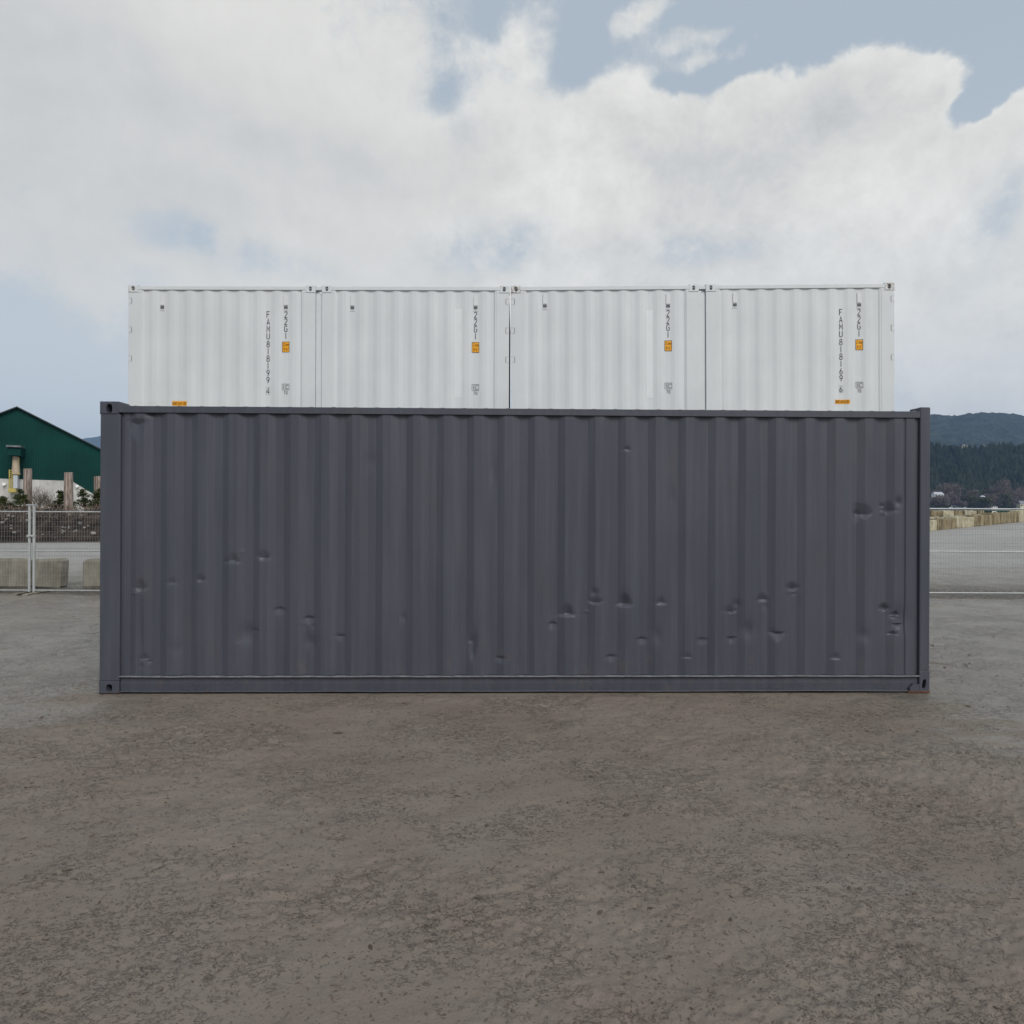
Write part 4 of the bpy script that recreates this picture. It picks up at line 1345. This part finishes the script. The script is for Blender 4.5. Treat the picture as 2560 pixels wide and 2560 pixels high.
HW, SLP = 13.0, 0.55
ze = pk.z - HW * SLP
mb = MB()
LB = 40.0
mb.add([(-HW, 0, 0), (HW, 0, 0), (HW, 0, ze), (0, 0, pk.z), (-HW, 0, ze), (-HW, LB, 0), (HW, LB, 0), (HW, LB, ze), (0, LB, pk.z), (-HW, LB, ze)],
       [(0, 1, 2, 3, 4), (9, 8, 7, 6, 5), (0, 5, 6, 1), (1, 6, 7, 2), (0, 4, 9, 5)])
mb.build('wall', M_BGREEN, barn)
M_ROOFD = simple('dark_roof', (.02, .03, .035), .5, .2, 1)
for sg in (-1, 1):
    mb = MB(); nx_, nz_ = sg * SLP / math.hypot(1, SLP), 1 / math.hypot(1, SLP)
    e = (sg * (HW + .7), pk.z - (HW + .7) * SLP)
    vs = []
    for yy in (-.35, LB + .35):
        for (x, z) in ((0, pk.z + .01), e):
            vs += [(x, yy, z), (x, yy, z + .11)]
    mb.add(vs, [(0, 2, 3, 1), (4, 5, 7, 6), (0, 1, 5, 4), (2, 6, 7, 3), (1, 3, 7, 5), (0, 4, 6, 2)])
    mb.build('roof', M_ROOFD, barn)
pts = [bs(-60, 1196.5), bs(0, 1196.8), bs(80, 1199.5), bs(160, 1202), bs(181, 1203.5), bs(242, 1240)]
poly = [(pts[0][0], 0)] + pts + [(pts[-1][0], 0)]
n = len(poly)
mb = MB()
mb.add([(x, -.45, z) for x, z in poly] + [(x, -.01, z) for x, z in poly], [tuple(range(n)), tuple(range(2 * n - 1, n - 1, -1))] + [(i, n + i, n + (i + 1) % n, (i + 1) % n) for i in range(n)])
mb.build('base_wall', M_BASE, barn)
# hood, duct and ladder on the gable
def bbox(mb, pl, pr, pt, pb, y0, y1, bev=.03):
    a, z1 = bs(pl, pt); b_, z0 = bs(pr, pb)
    mb.box(a, b_, y0, y1, min(z0, z1), max(z0, z1), bev)
mb = MB(); bbox(mb, 29.5, 62.5, 1123, 1143, -1.9, -.02); hd = mb.build('hood', M_BGREEN, barn)
mb = MB(); bbox(mb, 27, 63.5, 1117, 1123, -2.1, -.02); mb.build('hood_cap', simple('hood_cap_steel', (.12, .13, .14), .4, .4, 3), hd)
M_YEL = simple('yellow_paint', (.42, .34, .09), .6, .3, 2)
M_BUFF = simple('buff_duct', (.36, .29, .21), .6, .2, 2)
mb = MB()
a, z1 = bs(45, 1143); b_, z0 = bs(47, 1187)
mb.tube(((a + b_) / 2, -1.1, z0), ((a + b_) / 2, -1.1, z1), .33, .24, n=14)
mb.build('duct', M_BUFF, barn)
mb = MB(); bbox(mb, 51, 54.5, 1145, 1187, -1.25, -1.05); bbox(mb, 38, 55, 1184, 1188, -1.4, -.5); mb.build('yellow_guard', M_YEL, barn)
mb = MB(); bbox(mb, 40, 51, 1188, 1222, -1.3, -.46); mb.build('blower_housing', simple('pale_steel', (.42, .44, .47), .5, .1), barn)
mb = MB(); bbox(mb, 29, 32, 1175, 1232, -1.2, -1.1); bbox(mb, 35.5, 38.5, 1175, 1232, -1.2, -1.1)
for q in range(12):
    z = 1177 + q * 4.8; bbox(mb, 32, 35.5, z, z + 1.4, -1.18, -1.12, .005)
bbox(mb, 28, 47, 1222, 1232, -1.3, -.5)
mb.build('ladder', M_YEL, barn)
for pxl in (14.5, 195):
    s_, z_ = bs(pxl, 1211 if pxl < 100 else 1216)
    mb = MB(); mb.box(s_ - .12, s_ + .12, -.62, -.46, z_ - .08, z_ + .10, .03); mb.tube((s_, -.80, z_), (s_, -.6, z_ + .02), .13, .07, n=12)
    mb.build('wall_lamp', M_SEAL, barn)


# ------------------------------------------------------------------ vegetation
def foliage_mat(name, c0, c1, rough=.8):
    m, t, p, g = mat(name)
    n_ = t.noise(g, 1.3, 5, .7); n2 = t.noise(g, 9, 3, .7)
    c = t.mix(t.ramp(t.m('ADD', t.m('MULTIPLY', n_, .6), t.m('MULTIPLY', n2, .4)), .35, .65), c0, c1)
    t.put(p.inputs['Base Color'], c); p.inputs['Roughness'].default_value = rough; p.inputs['Specular IOR Level'].default_value = .2
    return m


M_CON = foliage_mat('conifer_needles', (.022, .036, .014), (.085, .095, .030))
M_TWIG = foliage_mat('bare_twigs', (.10, .075, .058), (.21, .165, .14))
M_BARK = simple('bark', (.10, .08, .065), .9, .3, 8)


def tri_cloud(P, size, rs_, flat_=0.6):
    """small leaf triangles around points P"""
    n_ = len(P)
    a = rs_.randn(n_, 3, 3) * np.array([1, 1, flat_])
    a = a - a.mean(1, keepdims=True)
    a = a / (np.linalg.norm(a, axis=2, keepdims=True) + 1e-6) * np.asarray(size).reshape(-1, 1, 1) * (0.6 + .8 * rs_.rand(n_, 1, 1))
    V_ = (P[:, None, :] + a).reshape(-1, 3)
    return V_, np.arange(n_ * 3).reshape(-1, 3)


def young_conifer(x, y, z, h, r_, label, seed, lean=0):
    rs_ = np.random.RandomState(seed)
    o = empty('young_conifer', (x, y, z)); tag(o, label, 'conifer', 'young conifers on the bank')
    mb = MB(); mb.tube((0, 0, -.1), (lean, 0, h * .97), .045, .008, n=7); mb.build('trunk', M_BARK, o)
    P = []
    nb = int(26 + 14 * h)
    for i in range(nb):
        f_ = rs_.rand() ** .8
        zz = h * (.08 + .9 * f_)
        L_ = r_ * (1.02 - f_) * rs_.uniform(.65, 1.25) + .04
        th = rs_.rand() * 6.283
        nn = int(70 * L_ / r_) + 12
        q = rs_.rand(nn) ** .7
        sag = .18 * L_
        px_ = q * L_ * math.cos(th) + lean * f_; py_ = q * L_ * math.sin(th)
        pz_ = zz + q * L_ * .30 - sag * q * q
        P.append(np.stack([px_, py_, pz_], -1) + rs_.randn(nn, 3) * [.05, .05, .035])
    P = np.concatenate(P)
    V_, Ff = tri_cloud(P, .042, rs_)
    npmesh('foliage', V_, Ff, M_CON, o, smooth=False)
    return o


def bare_shrub(x, y, z, h, r_, label, seed, name='bare_shrub', cat='shrub', group='bare shrubs on the bank', stems=9, thick=.012, m_=None, depth=3):
    rs_ = random.Random(seed)
    o = empty(name, (x, y, z)); tag(o, label, cat, group)
    mb = MB(); tw = MB()
    def grow(p, d, L_, r0, lvl):
        q = p + d * L_
        (mb if lvl == 0 else tw).tube(p, q, r0, r0 * .6, n=5 if lvl == 0 else 3, cap=False)
        if lvl >= depth: return
        for _ in range(4 if lvl else 5):
            f_ = rs_.uniform(.35, 1)
            dd = (d + Vector((rs_.gauss(0, .5), rs_.gauss(0, .5), rs_.gauss(.12, .28)))).normalized()
            grow(p + d * L_ * f_, dd, L_ * rs_.uniform(.45, .75), r0 * .5, lvl + 1)
    for i in range(stems):
        th = rs_.random() * 6.283; sp_ = rs_.random() * .7
        d = Vector((math.cos(th) * sp_ * r_ / h * 1.2, math.sin(th) * sp_ * r_ / h * 1.2, 1)).normalized()
        grow(Vector((math.cos(th) * r_ * .15, math.sin(th) * r_ * .15, -.05)), d, h * rs_.uniform(.4, .6), thick, 0)
    mb.build('trunk', m_ or M_TWIG, o); tw.build('twigs', m_ or M_TWIG, o)
    return o


def onbank(px, Y): return at(px, 1400, Y).x
young_conifer(onbank(6, 30.2), 30.2, 1.25, .75, .62, 'low spreading conifer at the left edge, on the soil bank', 1)
young_conifer(onbank(51, 30.4), 30.4, 1.25, 1.15, .42, 'small dark conifer left of the leftmost timber pile', 2)
young_conifer(onbank(150, 30.8), 30.8, 1.25, 1.10, .38, 'small conifer just left of the middle timber pile', 3)
young_conifer(onbank(214, 31.0), 31.0, 1.2, 1.20, .75, 'broad conifer between the middle and the right timber pile', 4, -.15)
young_conifer(onbank(246, 31.0), 31.0, 1.0, 1.45, .60, 'dense conifer beside the left post of the dark container', 5)
for i, (px, h_, r_, lab) in enumerate([(92, 1.45, .5, 'bare brown shrub just right of the leftmost timber pile'), (112, 1.2, .5, 'bare shrub midway between the left and middle timber piles'), (133, .95, .45, 'low bare shrub left of the small middle conifer'), (30, .8, .4, 'low bare shrub near the left edge of the bank')]):
    bare_shrub(onbank(px, 31.2), 31.2, 1.2, h_, r_, lab, 30 + i)
# dry grass and scrub along the bank top
rs = np.random.RandomState(9)
n_ = 9000
gx = rs.uniform(-34, -14, n_)
gyb = np.where(gx < -28, 29.2 + (gx + 28) * .0889, 29.2 + (gx + 28) * .175)
off = rs.uniform(-1.5, 1.8, n_)
zz = 1.38 * (1 - np.abs(off / 2.7) ** 1.7)
P = np.stack([gx, gyb + off, zz + rs.rand(n_) ** 2 * .38 - .04], -1)
base = P.copy(); tip = P + rs.randn(n_, 3) * [.07, .07, .04] + [0, 0, .14]; b2_ = P + rs.randn(n_, 3) * .012 + [.022, 0, 0]
V_ = np.stack([base, b2_, tip], 1).reshape(-1, 3)
tag(npmesh('dry_scrub', V_, np.arange(n_ * 3).reshape(-1, 3), M_TWIG, smooth=False), 'dry brown scrub growing along the top of the soil bank', 'scrub', kind='stuff')

# ------------------------------------------------------------------ far shore, right
def tmat(name, c0, c1, sc, bmp):
    m, t, p, g = mat(name)
    n_ = t.noise(g, sc, 8, .75)
    c = t.mix(t.ramp(n_, .38, .62), c0, c1)
    t.put(p.inputs['Base Color'], c); p.inputs['Roughness'].default_value = .95; p.inputs['Specular IOR Level'].default_value = .1
    bump(t, p, n_, 1.0, bmp)
    return m


def hillz(x, y):
    """wooded hill behind the far shore"""
    b_ = sstep(845, 1130, y) * (104 + 9 * np.sin(x * .011 + 1) + 6 * np.sin(x * .031)) + 4 * fbm(x * .012, y * .012, 3, 3)
    return b_ * sstep(825, 870, y) * sstep(130, 480, x) * (1 - sstep(1500, 1800, x)) - 1


X, Y_ = np.meshgrid(np.linspace(100, 1850, 176), np.linspace(835, 1500, 68))
npo = npmesh('hill', np.stack([X, Y_, hillz(X, Y_)], -1).reshape(-1, 3), gridfaces(68, 176), tmat('hill_soil', (.030, .036, .020), (.06, .055, .038), .05, 2.0))
tag(npo, kind='structure')
X, Y_ = np.meshgrid(np.linspace(-2000, 4900, 640), np.linspace(1520, 3400, 190))
ridge_px = np.array([600, 1245, 1330, 1440, 1500, 1600, 1700, 1760, 1820, 1960, 2150, 2400]) - 0.0
# crest height by view bearing (u = px - 1280)
uu = np.array([-800, -300, 0, 500, 900, 1046, 1100, 1150, 1200, 1240, 1280, 1340, 1500, 1900, 2600])
hh = np.array([0, 70, 110, 160, 205, 234, 229, 236, 237, 235, 227, 222, 200, 170, 120])
bear = X / Y_ * F
crest = np.interp(bear, uu, hh) * 3000 / F
f_ = sstep(1500, 3000, Y_)
Zm = crest * (f_ ** .9) * (1 + .10 * fbm(X * .0022, Y_ * .0022, 8, 4)  * (1 - sstep(2500, 3000, Y_))) + 9 * fbm(X * .012, Y_ * .012, 12, 4, .6) + 5.0 * fbm(X * .05, Y_ * .05, 17, 2) - 12
Zm = np.where(Y_ > 3050, Zm - (Y_ - 3050) * .25, Zm)
npo = npmesh('mountain', np.stack([X, Y_, Zm], -1).reshape(-1, 3), gridfaces(190, 640), tmat('far_forest', (.012, .020, .015), (.055, .066, .045), .035, 14.0))
tag(npo, kind='structure')
# left blue mountain
X, Y_ = np.meshgrid(np.linspace(-6500, -1200, 260), np.linspace(4700, 6600, 60))
bear = X / Y_ * F
crest = np.interp(bear, [-1900, -1300, -1080, -1030, -800, -600, -350], [0, 110, 164, 168, 190, 120, 0]) * 6000 / F
Zm = crest * sstep(4600, 6000, Y_) * (1 + .05 * fbm(X * .002, Y_ * .002, 4, 3)) + 16 * fbm(X * .005, Y_ * .005, 6, 3) - 10
tag(npmesh('mountain', np.stack([X, Y_, Zm], -1).reshape(-1, 3), gridfaces(60, 260), tmat('far_slope', (.02, .035, .03), (.06, .07, .05), .004, 10.0)), kind='structure')


def conifer_mass(name, n_, x_of, label, hmin, hmax, seed, mat_, zfun):
    rs_ = np.random.RandomState(seed)
    Vs, Fs = [], []; k_ = 0
    for i in range(n_):
        x, y = x_of(rs_); z = float(zfun(np.array(x), np.array(y)))
        h = rs_.uniform(hmin, hmax); r0 = h * rs_.uniform(.14, .21)
        nt = 6; m_ = 7
        for q in range(nt):
            zb_ = z + h * (.08 + .80 * q / nt); zt_ = zb_ + h * .30 * (1 - .35 * q / nt); rr_ = r0 * (1 - q / nt) ** .85 + .25
            th0 = rs_.rand() * 6
            ths = th0 + np.arange(m_ * 2) * math.pi / m_
            rad = rr_ * np.where(np.arange(m_ * 2) % 2 == 0, 1.1, .55) * rs_.uniform(.75, 1.2, m_ * 2)
            ring = np.stack([x + rad * np.cos(ths), y + rad * np.sin(ths), zb_ - .04 * h * (rad / rr_) * rs_.uniform(.3, 1.3, m_ * 2)], -1)
            Vs.append(ring); Vs.append(np.array([[x, y, zt_]]))
            a = np.arange(m_ * 2)
            Fs.append(np.stack([k_ + a, k_ + (a + 1) % (m_ * 2), np.full(m_ * 2, k_ + m_ * 2)], -1)); k_ += m_ * 2 + 1
    return tag(npmesh(name, np.concatenate(Vs), np.concatenate(Fs), mat_, smooth=False), label, 'forest', kind='stuff')


def fpos(rs_):
    y = 865 + 290 * rs_.rand(); return max(y * rs_.uniform(.40, 1.04), 190 + 260 * rs_.rand() ** .8), y
m, t, p, g = mat('forest_needles')
n_ = t.noise(t.map(g, (1, 1, .4)), .045, 4, .8)
nn2 = t.noise(g, .35, 3, .7)
c_ = t.mix(t.ramp(t.m('ADD', t.m('MULTIPLY', n_, .7), t.m('MULTIPLY', nn2, .3)), .40, .60), (.010, .020, .015), (.060, .075, .050))
t.put(p.inputs['Base Color'], c_); p.inputs['Roughness'].default_value = .9; p.inputs['Specular IOR Level'].default_value = .1
M_FOR = m
conifer_mass('forest', 5600, fpos, 'dense dark conifer forest covering the hill across the water', 9, 18, 5, M_FOR, hillz)

# bare trees on the far shore: countable, each with trunk and crown
M_TWF = foliage_mat('far_bare_crown', (.085, .066, .060), (.215, .175, .155))
M_TWG = foliage_mat('far_green_crown', (.045, .055, .025), (.12, .11, .060))


def far_tree(px, base_py, top_py, wpx, Y, green, label, seed):
    rs_ = np.random.RandomState(seed)
    b_ = at(px, base_py, Y); h = (base_py - top_py) * Y / F; r_ = wpx / 2 * Y / F
    b_.z = min(b_.z, 12); r_ *= 1.35
    o = empty('shore_tree', tuple(b_)); tag(o, label, 'tree', 'trees along the far shore')
    mb = MB(); mb.tube((0, 0, -2), (rs_.uniform(-.5, .5), 0, h * .75), .45, .12, n=6)
    for q in range(7):
        th = rs_.rand() * 6.28; z0 = h * rs_.uniform(.25, .6)
        mb.tube((0, 0, z0), (r_ * .7 * math.cos(th), r_ * .7 * math.sin(th), z0 + h * .28), .18, .05, n=4)
    mb.build('trunk', M_BARK, o)
    P = []
    for q in range(16):
        th = rs_.rand() * 6.28; rad = r_ * rs_.rand() ** .6 * .75
        c_ = np.array([rad * math.cos(th), rad * math.sin(th), h * rs_.uniform(.28, .86)])
        s_ = r_ * rs_.uniform(.28, .5)
        P.append(c_ + rs_.randn(150, 3) * s_ * np.array([.6, .6, .55]))
    P = np.concatenate(P); P[:, 2] = np.clip(P[:, 2], h * .06, h * 1.02)
    V_, Ff = tri_cloud(P, .9 if green else .75, rs_, 1.0)
    npmesh('crown', V_, Ff, M_TWG if green else M_TWF, o, smooth=False)


trees = [(2352, 1268, 1240, 30, 803, 0, 'grey brown tree in front of the white hillside house'), (2460, 1268, 1244, 20, 803, 1, 'round green tree in front of the small white house'), (2406, 1266, 1254, 16, 803, 0, 'low bare tree in front of the tiny cabin'), (2332, 1268, 1222, 26, 840, 0, 'bare tree beside the right post of the dark container'), (2346, 1270, 1250, 26, 815, 1, 'low olive green tree under the white hillside house'),
         (2363, 1262, 1208, 26, 850, 0, 'tall bare tree right of the white hillside house'), (2375, 1268, 1232, 26, 820, 0, 'reddish bare tree above the white boat'),
         (2392, 1262, 1203, 24, 856, 0, 'tall pale bare tree behind the low waterfront building'), (2408, 1262, 1240, 20, 850, 0, 'short bare tree above the low waterfront building'),
         (2418, 1270, 1238, 26, 830, 1, 'dark green tree right of the low waterfront building'), (2443, 1270, 1238, 30, 835, 1, 'rounded brownish green tree left of the small white house'),
         (2430, 1262, 1225, 22, 856, 0, 'thin bare tree between two rounded green trees'), (2478, 1270, 1236, 34, 825, 0, 'broad grey bare tree right of the small white house'),
         (2468, 1262, 1222, 20, 858, 1, 'dark tree behind the broad grey bare tree'), (2496, 1262, 1196, 36, 850, 0, 'tallest bare brown tree, above the green bin'),
         (2512, 1264, 1194, 26, 860, 0, 'bare brown tree just right of the tallest one'), (2510, 1270, 1232, 26, 822, 1, 'olive tree below the tallest bare trees'),
         (2535, 1270, 1224, 40, 835, 0, 'wide grey brown bare tree left of the cream house'), (2556, 1264, 1214, 30, 850, 0, 'bare tree behind the cream house at the right edge'), (2456, 1270, 1252, 18, 815, 0, 'low bare bush tree below the small white house')]
for i, tr in enumerate(trees): far_tree(*tr, 60 + i)


def house(pxl, pxr, ptop, pbot, Y, wallm, roofm, label, flatr=False, name='house', windows=3):
    a, b_ = at(pxl, pbot, Y), at(pxr, pbot, Y)
    zt = at(pxl, ptop, Y).z; w_ = b_.x - a.x; H_ = zt - a.z; d_ = w_ * .6
    o = empty(name, ((a.x + b_.x) / 2, Y, a.z)); tag(o, label, 'house', 'houses across the water')
    hw = H_ * (.50 if not flatr else .70)
    mb = MB(); mb.box(-w_ / 2, w_ / 2, 0, d_, -1.5, hw); mb.build('wall', wallm, o)
    mb = MB(); ov = w_ * .04
    mb.add([(-w_ / 2 - ov, -ov, hw), (w_ / 2 + ov, -ov, hw), (w_ / 2 + ov, d_ + ov, hw), (-w_ / 2 - ov, d_ + ov, hw), (-w_ / 2 * (.9), d_ / 2, H_), (w_ / 2 * .9, d_ / 2, H_)],
           [(0, 1, 5, 4), (2, 3, 4, 5), (0, 4, 3), (1, 2, 5), (0, 3, 2, 1)])
    mb.build('roof', roofm, o)
    for q in range(windows):
        x = -w_ / 2 + w_ * (q + .5) / windows
        mb = MB(); mb.box(x - w_ * .10, x + w_ * .10, -.08, .05, hw * .35, hw * .75); mb.build('window', M_GLASS, o)


M_GLASS = simple('dark_glass', (.02, .025, .03), .2, .1)
M_HW = simple('white_siding', (.78, .78, .78), .6, .05)
M_HC = simple('cream_siding', (.62, .58, .42), .6, .05)
M_HR = simple('pale_roof', (.45, .47, .52), .6, .1)
M_HRD = simple('grey_roof', (.20, .20, .21), .6, .1)
house(2337, 2360, 1230, 1241, 812, M_HW, M_HR, 'white hillside house with a wide pale roof, beside the dark container')
house(2389, 2416, 1263, 1269, 805, M_HR, M_HRD, 'low grey waterfront building with a long roof', True, windows=5)
house(2398, 2404, 1257, 1263, 825, M_HW, M_HRD, 'tiny white cabin above the long waterfront building', windows=1)
house(2402, 2409, 1246, 1253, 838, M_HW, M_HR, 'small white house up among the trees, above the tiny cabin', windows=2)
house(2453, 2463, 1239, 1244.5, 812, M_HW, M_HR, 'small white house between the green and the grey trees', windows=2)
house(2551, 2572, 1252, 1268, 808, M_HC, M_HRD, 'cream house at the right edge of the far shore')
house(2479, 2494, 1265, 1270, 806, M_HW, M_HRD, 'low white shore house behind the green bin', True, windows=3)
# pale houses up on the crest of the wooded hill
for i, (pl, pr, pt, pb, lab) in enumerate([(2408, 2419, 1111, 1116, 'pale house on the hill crest, leftmost'), (2455, 2467, 1112, 1117, 'pale house on the hill crest, second from the left'),
                                           (2472, 2487, 1111, 1116, 'pale house on the hill crest, widest, in the middle'), (2489, 2497, 1112, 1117, 'pale house on the hill crest, right of the widest'),
                                           (2500, 2511, 1113, 1117, 'pale house on the hill crest, rightmost')]):
    house(pl, pr, pt, pb + 3, 1168, M_HC, M_HRD, lab, windows=2)
# white boat moored off the shore
a, b_ = at(2370, 1270, 700), at(2386, 1270, 700)
bo = empty('boat', ((a.x + b_.x) / 2, 700, -.2)); tag(bo, 'white cabin boat with a short mast moored at the far shore', 'boat')
L_ = b_.x - a.x
mb = MB()
mb.add([(-L_ / 2, -1, .0), (L_ * .38, -1, .0), (L_ / 2, 0, .1), (L_ * .38, 1, 0), (-L_ / 2, 1, 0), (-L_ / 2, -1.4, 1.1), (L_ * .42, -1.4, 1.2), (L_ / 2 + .5, 0, 1.4), (L_ * .42, 1.4, 1.2), (-L_ / 2, 1.4, 1.1)],
       [(0, 1, 6, 5), (1, 2, 7, 6), (2, 3, 8, 7), (3, 4, 9, 8), (4, 0, 5, 9), (5, 6, 7, 8, 9), (4, 3, 2, 1, 0)])
mb.build('hull', M_HW, bo)
mb = MB(); mb.box(-L_ * .25, L_ * .18, -1, 1, 1.15, 2.6, .2); cb = mb.build('cabin', M_HW, bo)
mb = MB(); mb.box(-L_ * .22, L_ * .14, -1.06, -1.0, 1.8, 2.3); mb.build('window', M_GLASS, cb)
mb = MB(); mb.tube((0, 0, 2.5), (0, 0, 6), .12, .06); mb.build('mast', M_GALV, bo)

# ------------------------------------------------------------------ air
hz = bpy.data.materials.new('air'); hz.use_nodes = True
ht = hz.node_tree; ht.nodes.clear()
ho = ht.nodes.new('ShaderNodeOutputMaterial'); pv = ht.nodes.new('ShaderNodeVolumePrincipled')
pv.inputs['Color'].default_value = (0.40, 0.62, 1.0, 1)
pv.inputs['Density'].default_value = 0.00010
pv.inputs['Anisotropy'].default_value = 0.0
ht.links.new(pv.outputs[0], ho.inputs['Volume'])
mb = MB(); mb.box(-7100, 5600, -320, 7000, -16, 760)
tag(mb.build('haze', hz), 'thin blue air between the yard and the far hills', 'haze', kind='stuff')
